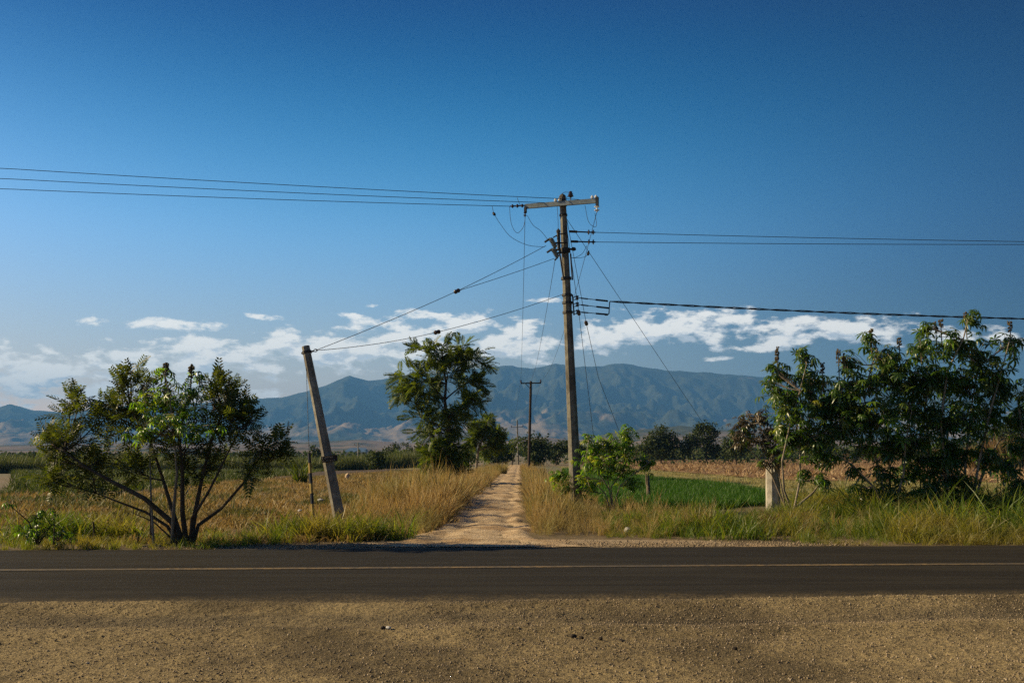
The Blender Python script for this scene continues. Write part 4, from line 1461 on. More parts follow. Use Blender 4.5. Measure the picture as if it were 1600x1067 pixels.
def plant_skeleton(mb, trunk, trad, blobs, D, seed, limb_r=0.03, twig_r=0.008, twigs=12, sides=6, lift=0.5):
    """trunk: list of world points; blobs: (centre, radii). returns arrays of leaf attachment points and outward directions"""
    r = random.Random(seed)
    mb.tube(trunk, trad, 8)
    nodes = []
    for (c, rad) in blobs:
        # limb leaves the trunk at a point below the blob
        cand = [p for p in trunk if p.z < c.z - 0.1 * rad[2]] or [trunk[0]]
        s = min(cand, key=lambda p: (p - c).length + 0.25 * (c.z - p.z))
        ctrl = s.lerp(c, 0.45) + Vector((0, 0, lift * 0.25 * (c - s).length))
        limb = bez(s, ctrl, c + Vector((0, 0, rad[2] * 0.35)), 8)
        mb.tube(limb, [limb_r * (1 - 0.65 * i / 8) for i in range(9)], sides, False)
        for k in range(twigs):
            while True:
                u = Vector((r.uniform(-1, 1), r.uniform(-1, 1), r.uniform(-1, 1)))
                if u.length < 1 and u.length > 0.4:
                    break
            u = u * r.choice((0.9, 1.0, 1.25))
            e = c + Vector((u.x * rad[0], u.y * rad[1], u.z * rad[2]))
            b0 = limb[r.randint(3, 8)]
            mid = b0.lerp(e, 0.5) + Vector((0, 0, -0.10 * (e - b0).length))
            tw = bez(b0, mid, e, 5)
            mb.tube(tw, [twig_r * (1.4 - 0.9 * i / 5) for i in range(6)], 4, False)
            for i in (2, 3, 4, 5):
                nodes.append((tw[i], (tw[i] - tw[i - 1]).normalized(), c))
    return nodes


def fronds_on(nodes, per, length, seed, templates, mat, name, parent, droop=-0.25, jit=0.05, lvar=0.35, up=0.8):
    r = np.random.default_rng(seed)
    n = len(nodes) * per
    bp_ = np.repeat(np.array([p[0] for p in nodes]), per, 0) + r.normal(0, jit, (n, 3))
    dr = np.repeat(np.array([p[1] for p in nodes]), per, 0)
    cc = np.repeat(np.array([p[2] for p in nodes]), per, 0)
    outw = bp_ - cc
    outw /= np.linalg.norm(outw, axis=1, keepdims=True) + 1e-6
    fwd = 0.5 * dr + 0.6 * outw + r.normal(0, 0.55, (n, 3)) + np.array([0, 0, droop])
    nrm = np.array([0, 0, up]) + r.normal(0, 0.45, (n, 3))
    s = length * r.uniform(1 - lvar, 1 + lvar, n)
    V, Fc = stamp(templates, rotmats(fwd, nrm), bp_, s, seed)
    V = V - np.array(parent.location)
    o = link(name, mesh_np(name, V, Fc, mat), parent)
    return o


def blob_px(x, y, hw, hh, D, dd=0.0, depth=1.0):
    return (P(x, y, D + dd), (S(hw, D), S((hw + hh) / 2, D) * depth, S(hh, D)))


# ---------------- feathery tree by the path
Dt = G(707, 757).y
tb = G(707, 757)
tr_root = empty('feathery_tree', tb, 'tall feathery leaved tree left of the dirt path', 'tree')
mb = MB()
trunk = [tb + Vector((0, 0, -0.1)), P(704, 735, Dt), P(700, 705, Dt), P(702, 680, Dt), P(698, 655, Dt), P(695, 625, Dt), P(697, 600, Dt), P(693, 570, Dt)]
tblobs = [blob_px(*b, Dt, dd) for b, dd in (((690, 548, 34, 18), 0), ((665, 556, 30, 20), 0.4), ((722, 552, 30, 18), -0.3), ((742, 566, 24, 16), 0.3), ((640, 590, 24, 18), 0.2), ((625, 614, 20, 12), -0.2),
                                           ((665, 600, 32, 20), -0.5), ((700, 588, 34, 22), 0.5), ((735, 600, 26, 18), 0.3), ((742, 625, 24, 13), -0.2), ((690, 640, 44, 20), 0.2), ((660, 655, 24, 18), 0.4),
                                           ((712, 660, 26, 14), 0.6), ((680, 678, 28, 16), -0.3), ((690, 700, 22, 14), 0), ((714, 704, 16, 14), 0.4), ((676, 715, 14, 14), -0.3), ((700, 725, 20, 16), 0.2), ((680, 738, 9, 12), -0.3), ((720, 742, 12, 9), 0.2))]
nodes = plant_skeleton(mb, trunk, [0.20, 0.17, 0.15, 0.13, 0.11, 0.085, 0.06, 0.03], tblobs, Dt, 5, 0.055, 0.012, 12, 6)
mb.build('trunk', bark, tr_root)
fronds_on(nodes, 2, 0.62, 5, FR_TREE, leaf_tree, 'crown', tr_root, -0.1, 0.06)
# second smaller tree behind it
Db = G(742, 745).y
tb2 = G(742, 745)
t2 = empty('small_tree', tb2, 'small tree with slanting pale trunk just left of the far path', 'tree')
mb = MB()
trunk = [tb2 + Vector((0, 0, -.1)), P(745, 722, Db), P(747, 705, Db), P(752, 690, Db), P(758, 675, Db)]
bl = [blob_px(b[0], b[1], b[2] * 0.8, b[3] * 0.8, Db, dd) for b, dd in (((745, 668, 16, 12), 0), ((763, 660, 14, 10), 0.3), ((758, 680, 22, 12), 0.5), ((778, 680, 16, 10), 0), ((785, 692, 14, 14), 0.8), ((770, 700, 20, 14), 0.8), ((742, 685, 12, 8), -.2))]
nodes = plant_skeleton(mb, trunk, [0.11, 0.10, 0.09, 0.07, 0.04], bl, Db, 9, 0.05, 0.015, 11, 5)
mb.build('trunk', bark_pale, t2)
fronds_on(nodes, 3, 0.55, 9, FR_TREE, leaf_tree, 'crown', t2, -0.1, 0.08)


# ---------------- broad far trees
def far_tree(label, px, ybase, blobs, D, mat, seed, group='trees behind the fields', name='tree', per_m2=14, leaf=0.33, tr=0.16, palm=False):
    b = P(px, ybase, D)
    b.z = float(hgt(b.x, D))
    root = empty(name, b, label, 'tree', group)
    r = np.random.default_rng(seed)
    mb = MB()
    top = max((P(x, y, D) for x, y, _, _ in blobs), key=lambda p: p.z)
    fk = b.lerp(top, 0.35)
    fk.x = b.x + (top.x - b.x) * 0.3
    mb.tube([b - Vector((0, 0, .2)), b.lerp(fk, 0.5), fk, top], [tr, tr * .85, tr * .65, tr * .15], 7)
    Vs, Ns = [], []
    for (x, y, hw, hh) in blobs:
        c = P(x, y, D)
        mb.tube(bez(fk, fk.lerp(c, .5) + Vector((0, 0, .2)), c, 5), [tr * .4, tr * .3, tr * .25, tr * .2, tr * .12, tr * .06], 5, False)
        rx, rz = S(hw, D), S(hh, D)
        ry = (rx + rz) / 2
        area = 4 * math.pi * ((rx * ry) ** 1.6 / 3 + (rx * rz) ** 1.6 / 3 + (ry * rz) ** 1.6 / 3) ** (1 / 1.6)
        nsub = max(5, int(area * 0.9))
        # clumps on the lobe's surface, leaves round each clump
        u = r.normal(size=(nsub, 3))
        u /= np.linalg.norm(u, axis=1, keepdims=True)
        cl = np.array(c) + u * np.array([rx, ry, rz]) * r.uniform(0.55, 1.0, (nsub, 1))
        k = max(8, int(per_m2))
        cr = 0.24 * (rx + rz) / 2 + 0.15
        pts = np.repeat(cl, k, 0) + r.normal(0, 1, (nsub * k, 3)) * cr * np.array([1, 1, 0.75])
        Vs.append(pts)
        Ns.append(pts - np.array(c) + np.repeat(u, k, 0) * rx * 0.4)
    Vs = np.concatenate(Vs)
    Ns = np.concatenate(Ns)
    n = len(Vs)
    nr = Ns / (np.linalg.norm(Ns, axis=1, keepdims=True) + 1e-6) + r.normal(0, 0.55, (n, 3))
    fw = r.normal(size=(n, 3)) + np.array([0, 0, -0.3])
    V, Fc = stamp(CARD, rotmats(fw, nr), Vs, leaf * r.uniform(0.6, 1.4, n), seed)
    zmin = float(hgt(b.x, D))
    V[:, 2] = np.maximum(V[:, 2], zmin + 0.02)
    mb.build('trunk', bark, root)
    link('crown', mesh_np('crown', V - np.array(root.location), Fc, mat), root)
    return root


far_tree('round dark green tree in the field right of the distant pale pole', 591, 733, [(591, 716, 13, 12), (585, 720, 9, 9), (597, 713, 9, 9), (592, 724, 13, 7)], 120, leaf_far, 31, leaf=0.30, per_m2=26)
far_tree('dark conifer like tree just behind the leaning stub pole', 492, 728, [(491, 704, 6, 8), (485, 709, 5, 6), (499, 709, 5, 6), (492, 716, 9, 8)], 200, leaf_far, 32, leaf=0.4, per_m2=20)
far_tree('low grey green tree left of the striped guy guard', 447, 730, [(447, 712, 10, 7), (438, 717, 8, 6), (455, 718, 7, 5)], 210, leaf_far, 33, leaf=0.4)
far_tree('dark rounded treetop left of the feathery tree', 617, 727, [(616, 702, 10, 8), (608, 706, 8, 7), (603, 712, 8, 8)], 230, leaf_far, 34, leaf=0.45)
far_tree('yellow green round tree left of the feathery tree', 628, 727, [(626, 712, 12, 8), (634, 711, 8, 8), (618, 716, 8, 8)], 200, leaf_far2, 35, leaf=0.42)
far_tree('small thin treetop rising above the yellow green tree', 632, 720, [(630, 694, 4, 3), (636, 695, 4, 3), (640, 700, 4, 4)], 260, leaf_far, 36, leaf=0.4, per_m2=8)
far_tree('dark bushy tree between the feathery tree and the small slanting tree', 668, 727, [(650, 708, 12, 10), (668, 708, 12, 11), (655, 717, 12, 8)], 190, leaf_far, 37, leaf=0.45)
far_tree('dark shady tree at the far end of the path, left side', 776, 727, [(772, 702, 14, 14), (785, 700, 12, 12), (762, 712, 12, 10), (790, 712, 12, 10), (775, 716, 16, 8)], 150, leaf_far, 38, leaf=0.40, per_m2=20)
far_tree('yellow green tree behind the pale utility pole on the path', 800, 727, [(800, 702, 8, 9), (806, 692, 8, 8), (798, 712, 6, 8)], 185, leaf_far2, 39, leaf=0.42)
far_tree('broad dark tree directly behind the dark wooden pole', 838, 727, [(826, 690, 12, 10), (842, 692, 14, 12), (846, 708, 14, 14), (828, 708, 14, 14), (836, 718, 18, 8)], 165, leaf_far, 40, leaf=0.42, per_m2=20)
far_tree('rounded green tree between wooden pole and concrete pole', 868, 725, [(864, 698, 9, 8), (874, 700, 10, 9), (882, 696, 9, 10), (868, 712, 14, 8)], 180, leaf_far, 41, leaf=0.45)
far_tree('dark tree just right of the concrete pole behind the castor shrub', 905, 725, [(898, 702, 12, 12), (910, 706, 10, 10), (915, 714, 14, 8)], 185, leaf_far, 42, leaf=0.45)
far_tree('large dark rounded tree beyond the tilled field', 1033, 720, [(1034, 680, 16, 12), (1020, 692, 16, 10), (1048, 690, 14, 12), (1008, 702, 12, 10), (1036, 702, 24, 12)], 190, leaf_far, 43, leaf=0.48, per_m2=18)
far_tree('tall tree with open crown right of the large dark tree', 1105, 720, [(1100, 668, 14, 8), (1113, 676, 11, 10), (1092, 680, 12, 9), (1080, 690, 14, 9), (1106, 694, 14, 12), (1070, 700, 12, 10), (1112, 706, 14, 10)], 190, leaf_far, 44, leaf=0.48, per_m2=15)
far_tree('low dark tree half hidden by the purplish castor plant', 1150, 720, [(1140, 690, 12, 10), (1152, 685, 12, 9), (1162, 695, 12, 12), (1145, 705, 16, 10)], 195, leaf_far, 45, leaf=0.48)
far_tree('dark tree seen between the castor plants', 1260, 720, [(1250, 690, 16, 12), (1272, 688, 16, 14), (1290, 698, 16, 12)], 200, leaf_far, 46, leaf=0.5)
far_tree('dark tree at the right edge behind the big castor plant', 1575, 722, [(1560, 680, 20, 14), (1590, 676, 22, 16), (1620, 684, 22, 16), (1530, 692, 18, 12)], 200, leaf_far, 47, leaf=0.5)
far_tree('dark tree at the left edge behind the acacia bush', 45, 738, [(40, 722, 14, 10), (55, 716, 12, 10), (70, 722, 14, 10)], 160, leaf_far, 48, leaf=0.42)
far_tree('dark tree low behind the middle of the acacia bush', 390, 732, [(380, 716, 14, 10), (400, 712, 14, 10), (418, 717, 12, 9)], 210, leaf_far, 49, leaf=0.45)

# far-off wood that reads as one mass
wr = np.random.default_rng(55)
n = 15000
x = wr.uniform(-420, 420, n)
y = wr.uniform(360, 520, n)
hh_ = (3.0 + 5.5 * fbm(x / 30, y / 30, 3, 56)) * wr.uniform(0.2, 1.0, n) ** 0.5
V, Fc = stamp(CARD, rotmats(wr.normal(size=(n, 3)), wr.normal(0, .6, (n, 3)) + [0, -0.5, .6]), np.stack([x, y, hgt(x, y) + hh_ - 0.6], -1), wr.uniform(1.2, 2.6, n), 57)
tag(link('distant_wood', mesh_np('distant_wood', V, Fc, leaf_far)), 'long low belt of dark trees across the far plain', 'wood', None, 'stuff')

hr = np.random.default_rng(91)
n = 9000
x = np.concatenate([hr.uniform(8, 160, n // 2), hr.uniform(-130, -4, n // 2)])
y = np.concatenate([hr.uniform(196, 212, n // 2), hr.uniform(186, 200, n // 2)])
top_ = 1.0 + 3.2 * fbm(x / 9, y / 9, 3, 92)
hh_ = top_ * hr.uniform(0.02, 1.0, n) ** 0.7
V, Fc = stamp(CARD, rotmats(hr.normal(size=(n, 3)), hr.normal(0, .6, (n, 3)) + [-.3, -0.5, .5]), np.stack([x, y, hgt(x, y) + hh_], -1), hr.uniform(0.35, 0.9, n), 93)
tag(link('hedge_undergrowth', mesh_np('hedge_undergrowth', V, Fc, leaf_far)), 'dark tangled undergrowth at the foot of the far trees', 'undergrowth', None, 'stuff')

# ---------------- acacia bush at the left edge of the road
Da = 16.4
ab = P(284, 850, Da)
ab.z = 0.03
ac_root = empty('acacia_bush', ab, 'wide feathery acacia bush with several stems beside the asphalt at left', 'bush')
mb = MB()
ablobs_px = [((120, 650, 36, 22), .2), ((105, 690, 34, 18), -.2), ((90, 715, 30, 14), .1), ((80, 745, 18, 10), .2), ((150, 670, 32, 26), 0), ((165, 640, 26, 22), .3), ((200, 612, 22, 26), 0), ((205, 650, 36, 30), -.3), ((170, 710, 44, 24), .3),
             ((235, 640, 34, 34), .4), ((240, 690, 42, 30), -.3), ((285, 650, 40, 38), .3), ((290, 700, 44, 30), -.2), ((330, 640, 32, 34), 0), ((355, 615, 18, 22), .2), ((360, 655, 28, 26), -.2), ((345, 700, 36, 26), .3), ((300, 735, 44, 16), .2),
             ((385, 665, 18, 12), .1), ((410, 705, 22, 18), 0), ((432, 692, 10, 9), .1), ((395, 735, 24, 12), -.1), ((215, 740, 38, 16), .2), ((145, 745, 24, 12), 0),
             ((112, 634, 7, 24), .1), ((128, 625, 7, 22), -.1), ((186, 600, 7, 26), .1), ((204, 590, 8, 24), .2), ((228, 600, 7, 22), -.2), ((335, 604, 7, 22), 0), ((358, 598, 7, 24), .2), ((375, 640, 12, 14), .1), ((75, 690, 12, 14), .1), ((395, 655, 10, 10), 0), ((430, 715, 14, 10), .1)]
stems = [([(286, 850), (268, 815), (225, 778), (175, 752), (135, 730), (100, 705)], 0.055), ([(282, 850), (262, 822), (228, 800), (180, 782), (150, 770)], 0.035), ([(288, 850), (270, 800), (255, 750), (235, 690), (205, 640)], 0.045),
         ([(292, 850), (285, 800), (285, 740), (280, 680), (290, 630)], 0.05), ([(296, 850), (305, 800), (315, 750), (330, 690), (350, 640)], 0.05), ([(300, 850), (310, 820), (345, 795), (380, 755), (405, 715), (428, 692)], 0.04),
         ([(297, 850), (300, 810), (325, 770), (350, 720), (375, 670)], 0.035), ([(280, 850), (262, 835), (240, 815), (205, 800)], 0.022)]
stem_w = []
for si, (pl_, r0_) in enumerate(stems):
    dd = (si % 3 - 1) * 0.35
    pts = [P(x, y, Da + dd * min(1, i / 2)) for i, (x, y) in enumerate(pl_)]
    if si < 8:
        pts[0].z = 0.0
    mb.tube(pts, [r0_ * (1 - 0.75 * i / (len(pts) - 1)) for i in range(len(pts))], 7)
    stem_w += pts
nodes = []
rr = random.Random(77)
for (b, dd) in ablobs_px:
    c, rad = blob_px(b[0], b[1], b[2] * 0.86, b[3] * 0.86, Da, dd, 1.1)
    s = min([p for p in stem_w if p.z < c.z + 0.05] or stem_w, key=lambda p: (p - c).length)
    limb = bez(s, s.lerp(c, .5) + Vector((0, 0, -.05)), c + Vector((0, 0, rad[2] * .4)), 6)
    mb.tube(limb, [0.018 * (1 - 0.6 * i / 6) for i in range(7)], 5, False)
    for k in range(5 if b[2] < 9 else (8 if b[0] > 380 else 13)):
        u = Vector((rr.gauss(0, 1), rr.gauss(0, 1), rr.gauss(0.35, 1)))
        u = u.normalized() * rr.uniform(0.45, 1.0) * (1.35 if rr.random() < 0.35 else 1.05)
        e = c + Vector((u.x * rad[0], u.y * rad[1], u.z * rad[2]))
        b0 = limb[rr.randint(2, 6)]
        tw = bez(b0, b0.lerp(e, .5) + Vector((0, 0, -.06)), e, 5)
        mb.tube(tw, [0.006 * (1.3 - 0.9 * i / 5) for i in range(6)], 4, False)
        for i in (2, 3, 4, 5, 5):
            nodes.append((tw[i], (tw[i] - tw[i - 1]).normalized(), c))
mb.build('stems', bark, ac_root)
fronds_on(nodes[::5] + nodes[2::5] + nodes[4::5] + nodes[1::5], 1, 0.26, 78, FR_ACA, leaf_acacia, 'crown', ac_root, 0.15, 0.03, 0.4)


# ---------------- castor plants: every leaf is its own object, sharing a few meshes
def castor(name, label, base, stems_px, blobs_px, D, n_obj, n_stuff, size, mats, seed, stem_mat=bark_pale, spikes=(), group='castor plants', stem_r=0.03, hang=0.35):
    base = Vector(base)
    root = empty(name, base, label, 'castor plant', group)
    r = random.Random(seed)
    mb = MB()
    sw = []
    for si, pl_ in enumerate(stems_px):
        pts = [P(x, y, D + (si % 3 - 1) * 0.3 * min(1, i / 2)) for i, (x, y) in enumerate(pl_)]
        rad = [stem_r * (1 - 0.7 * i / (len(pts) - 1)) for i in range(len(pts))]
        mb.tube(pts, rad, 7)
        sw += pts
    meshes = []
    for mi, m in enumerate(mats):
        for k, (V, Fc) in enumerate(PALM):
            meshes.append(mesh_np('leaf', V, Fc, m))
    total_w = sum(b[2] * b[3] for b, _ in blobs_px)
    leaves = []
    for (b, dd) in blobs_px:
        c, rad = blob_px(*b, D, dd, 1.0)
        s = min([p for p in sw if p.z < c.z + 0.1] or sw, key=lambda p: (p - c).length)
        limb = bez(s, s.lerp(c, .5) + Vector((0, 0, -.04)), c + Vector((0, 0, rad[2] * .6)), 6)
        mb.tube(limb, [stem_r * 0.5 * (1 - 0.6 * i / 6) for i in range(7)], 5, False)
        cnt = max(3, round((n_obj + n_stuff) * b[2] * b[3] / total_w))
        for k in range(cnt):
            u = Vector((r.gauss(0, 1), r.gauss(0, 1), r.gauss(0.2, 1)))
            u = u.normalized() * abs(r.gauss(0.78, 0.36))
            e = c + Vector((u.x * rad[0], u.y * rad[1], u.z * rad[2]))
            outw = Vector((u.x, u.y, u.z * 0.5))
            b0 = limb[r.randint(1, 6)]
            if (e - b0).length < 0.9 and r.random() < 0.6:
                mb.tube([b0, b0.lerp(e, .5) + Vector((0, 0, .04)), e], [0.007, 0.005, 0.004], 4, False)
            leaves.append((e, outw))
    r.shuffle(leaves)
    leaves.sort(key=lambda t: t[0].y)
    Rs, Ts, Ss = [], [], []
    for i, (e, outw) in enumerate(leaves):
        fw = Vector((outw.x, outw.y, 0))
        if fw.length < 1e-3:
            fw = Vector((1, 0, 0))
        fw.normalize()
        fw = (fw + Vector((r.gauss(0, .4), r.gauss(0, .4), -hang + r.gauss(0, .35)))).normalized()
        nz = (Vector((0, 0, 1)) + Vector((outw.x, outw.y, 0)) * 0.6 + Vector((r.gauss(0, .35), r.gauss(0, .35), 0))).normalized()
        M3 = rotmats(np.array([fw]), np.array([nz]))[0]
        s = size * r.uniform(0.6, 1.25)
        if i < n_obj:
            wts = [6] * len(PALM) + [1] * (len(meshes) - len(PALM))
            o = bpy.data.objects.new('leaf', r.choices(meshes, wts)[0])
            COL.objects.link(o)
            o.parent = root
            M = Matrix(M3.tolist()).to_4x4()
            M.translation = e - base
            o.matrix_basis = M @ Matrix.Scale(s, 4)
        else:
            Rs.append(M3)
            Ts.append(e - base)
            Ss.append(s)
    if Ts:
        V, Fc = stamp(PALM, np.array(Rs), np.array([tuple(t) for t in Ts]), np.array(Ss), seed)
        tag(link('leaf_mass', mesh_np('leaf_mass', V, Fc, mats[0]), root), kind='stuff')
    mb.build('stems', stem_mat, root)
    for (x, y, hpx) in spikes:
        k = MB()
        a = P(x, y, D)
        hh = S(hpx, D)
        k.tube([a - Vector((0, 0, hh * .5 + 0.45)), a + Vector((0, 0, hh * .5))], 0.012, 5)
        for _ in range(26):
            t = r.uniform(-.5, .5)
            an = r.uniform(0, 6.28)
            c = a + Vector((math.cos(an) * .04, math.sin(an) * .04, hh * t))
            k.lathe(c - Vector((0, 0, .022)), c + Vector((0, 0, .022)), [(0, .006), (.5, .024), (1, .006)], 5)
        k.build('seed_spike', seed_mat, root)
    return root


# castor in the middle of the acacia
cb = P(268, 848, 16.2)
cb.z = 0.0
castor('castor_plant', 'bright green castor plant growing up through the acacia bush at left', cb, [[(268, 850), (270, 800), (276, 740), (272, 680), (265, 620), (258, 585)], [(268, 850), (275, 760), (279, 720), (300, 690), (305, 640), (312, 600)], [(240, 850), (236, 780), (234, 700), (240, 640)]],
       [((256, 590, 16, 16), 0), ((262, 620, 28, 20), -.2), ((310, 595, 18, 16), 0), ((300, 625, 22, 22), -.2), ((225, 630, 24, 20), -.3), ((270, 660, 44, 22), -.5), ((225, 680, 26, 14), -.6), ((310, 675, 28, 14), -.6)], 16.2, 220, 0, 0.13, [leaf_castor_b, leaf_castor], 61,
       spikes=((259, 575, 18), (299, 580, 20)), stem_r=0.022)
# shrub by the tall pole
Dc = 25.0
cb = P(960, 800, Dc)
cb.z = 0.0
castor('castor_plant', 'bright yellow green castor shrub right behind the tall concrete pole', cb, [[(958, 800), (952, 765), (935, 738), (915, 715), (920, 690)], [(958, 800), (955, 760), (975, 735), (980, 705), (975, 680)], [(956, 800), (945, 770), (920, 745), (870, 745)], [(958, 795), (968, 760), (990, 740), (1015, 722)], [(956, 790), (950, 750), (948, 700)]],
       [((920, 688, 10, 14), 0), ((926, 705, 16, 14), .2), ((950, 700, 24, 18), 0), ((978, 682, 14, 16), .1), ((975, 705, 18, 16), -.1), ((940, 728, 34, 18), -.2), ((968, 735, 20, 14), .2), ((1005, 722, 18, 8), 0), ((985, 755, 12, 14), 0), ((872, 745, 14, 16), -.2), ((880, 765, 14, 12), .1), ((915, 755, 14, 18), 0), ((1015, 728, 10, 8), 0)], Dc, 300, 260, 0.165, [leaf_castor_b, leaf_castor], 62, stem_r=0.02, hang=0.3)
# right-hand group
Dr = 22.0
cb = P(1236, 800, Dr)
cb.z = 0.0
castor('castor_plant', 'dark green castor plant left in the right hand clump, with tall seed spikes', cb, [[(1238, 800), (1225, 765), (1222, 720), (1235, 660), (1250, 610), (1260, 570)], [(1240, 800), (1250, 750), (1250, 700), (1270, 640), (1295, 590)], [(1240, 795), (1270, 770), (1285, 750), (1275, 720)]],
       [((1205, 580, 12, 12), 0), ((1222, 582, 14, 14), .1), ((1260, 560, 16, 16), 0), ((1225, 620, 28, 18), -.2), ((1265, 600, 30, 26), .2), ((1245, 650, 38, 26), -.2), ((1290, 640, 28, 26), .2), ((1260, 690, 40, 22), 0), ((1285, 710, 22, 22), -.2), ((1285, 755, 14, 14), -.3), ((1255, 745, 10, 12), 0), ((1200, 600, 8, 10), 0), ((1312, 615, 22, 24), .3), ((1310, 670, 24, 26), -.2), ((1225, 690, 22, 20), .2)], Dr, 300, 380, 0.205, [leaf_castor, leaf_castor_b], 63,
       spikes=((1214, 552, 22), (1310, 556, 22), (1285, 575, 16)), stem_r=0.028)
cb = P(1198, 800, Dr + 1.0)
cb.z = 0.0
castor('castor_plant', 'smaller purplish castor plant in front of the pale concrete stump', cb, [[(1228, 800), (1224, 775), (1215, 730), (1200, 690), (1185, 660)], [(1226, 790), (1205, 740), (1170, 700), (1145, 690)]],
       [((1160, 665, 18, 12), 0), ((1185, 655, 22, 14), .1), ((1160, 685, 18, 14), -.1), ((1200, 680, 26, 20), 0), ((1205, 706, 16, 12), -.1), ((1214, 722, 12, 8), -.4), ((1192, 726, 9, 8), -.3)], Dr + 1.0, 290, 0, 0.145, [leaf_castor_p, leaf_castor], 64, stem_r=0.022)
cb = P(1390, 800, Dr)
cb.z = 0.0
castor('castor_plant', 'spreading castor plant in the middle of the right hand clump', cb, [[(1385, 800), (1365, 760), (1330, 725), (1300, 705)], [(1388, 800), (1375, 740), (1360, 680), (1350, 620), (1362, 570), (1372, 545)], [(1392, 800), (1390, 740), (1385, 670), (1400, 600), (1420, 560)], [(1395, 800), (1412, 740), (1415, 690), (1425, 640)]],
       [((1358, 532, 14, 14), 0), ((1380, 560, 28, 22), .1), ((1325, 570, 20, 18), .1), ((1330, 610, 30, 26), -.2), ((1365, 600, 30, 26), .2), ((1400, 590, 30, 30), 0), ((1340, 660, 36, 28), 0), ((1385, 650, 34, 30), -.3), ((1420, 640, 30, 30), .2), ((1350, 700, 34, 20), 0), ((1395, 700, 30, 22), .2), ((1335, 735, 16, 12), -.1), ((1430, 600, 24, 26), .2), ((1425, 690, 30, 26), .1), ((1380, 742, 26, 16), .2), ((1320, 640, 24, 26), .1), ((1395, 770, 26, 12), -.2), ((1345, 765, 20, 10), .2)], Dr, 300, 620, 0.215, [leaf_castor, leaf_castor_b], 65,
       spikes=((1361, 520, 14), (1405, 535, 14), (1318, 560, 16)), stem_r=0.03)
cb = P(1500, 800, Dr + 0.3)
cb.z = 0.0
castor('castor_plant', 'tallest castor plant at the right edge with seed heads on top', cb, [[(1480, 800), (1478, 740), (1470, 660), (1480, 580), (1505, 530), (1512, 500)], [(1508, 800), (1508, 730), (1514, 670), (1520, 620), (1530, 570)], [(1520, 795), (1535, 740), (1560, 690), (1600, 665)], [(1518, 790), (1530, 720), (1548, 640), (1562, 590), (1578, 530)], [(1470, 800), (1455, 720), (1445, 640), (1440, 570)], [(1600, 700), (1590, 620), (1620, 590)]],
       [((1448, 515, 16, 12), 0), ((1515, 500, 16, 12), 0), ((1440, 545, 24, 20), .1), ((1490, 540, 30, 22), 0), ((1525, 555, 26, 22), .2), ((1455, 590, 34, 32), -.2), ((1500, 600, 36, 34), .1), ((1545, 590, 26, 28), -.1), ((1580, 540, 18, 18), 0), ((1560, 610, 26, 26), .2), ((1460, 660, 36, 34), 0), ((1505, 660, 34, 30), -.3), ((1545, 650, 26, 24), .2), ((1485, 710, 34, 26), .1), ((1450, 720, 26, 22), -.2), ((1590, 660, 20, 22), .2), ((1590, 700, 14, 18), 0), ((1620, 640, 30, 40), .2), ((1500, 755, 22, 20), 0), ((1455, 765, 22, 16), .2), ((1540, 715, 20, 18), .2), ((1425, 740, 24, 20), .3), ((1480, 745, 30, 18), -.2), ((1440, 770, 26, 12), -.3), ((1515, 775, 24, 14), .2), ((1570, 730, 24, 20), .3), ((1590, 760, 24, 16), .2)], Dr + 0.3, 300, 1150, 0.225, [leaf_castor, leaf_castor_b], 66,
       spikes=((1509, 496, 16), (1578, 510, 16), (1462, 510, 14), (1470, 505, 12)), stem_r=0.035)
# small leafy shrub at the very left
cb = P(60, 850, 15.7)
cb.z = 0.0
castor('castor_shoot', 'low dark leafy shoots with bright tips at the far left asphalt edge', cb, [[(58, 850), (45, 815), (14, 788)], [(60, 850), (80, 820), (64, 797)], [(84, 850), (85, 800)], [(60, 850), (56, 815)]],
       [((16, 787, 9, 7), 0), ((56, 812, 18, 12), 0), ((66, 798, 7, 5), 0), ((86, 803, 6, 8), 0), ((62, 832, 30, 14), -.1), ((95, 838, 22, 10), .1)], 15.7, 70, 0, 0.11, [leaf_castor, leaf_castor_b], 67, stem_mat=bark, stem_r=0.015)

def tuft_thing(name, label, cat, p, n, h, spread, width, lean, mat, seed, seg=4):
    o = link(name, tuft_mesh(name, mat, n, h, spread, width, lean, seed, seg, 0.5), None, p)
    return tag(o, label, cat)


tuft_thing('leafy_clump', 'pale green clump of broad leaves behind the striped guy guard', 'plant', G(470, 757), 46, 1.25, 0.32, 0.11, 0.6, leaf_far2, 811)
tuft_thing('dry_shrub', 'rounded golden dry shrub at the left edge of the far path', 'shrub', G(784, 741), 240, 0.9, 0.42, 0.035, 0.55, leaf_gold, 812)
tuft_thing('dead_brush', 'heap of brown dead brush on the verge below the concrete stump', 'brush', G(1215, 832), 260, 0.42, 0.5, 0.016, 0.9, leaf_weed, 813)
tuft_thing('dry_shrub', 'tangled straw coloured shrub at the foot of the tall pole, path side', 'shrub', G(858, 800), 300, 0.85, 0.45, 0.014, 0.7, leaf_gold, 814)

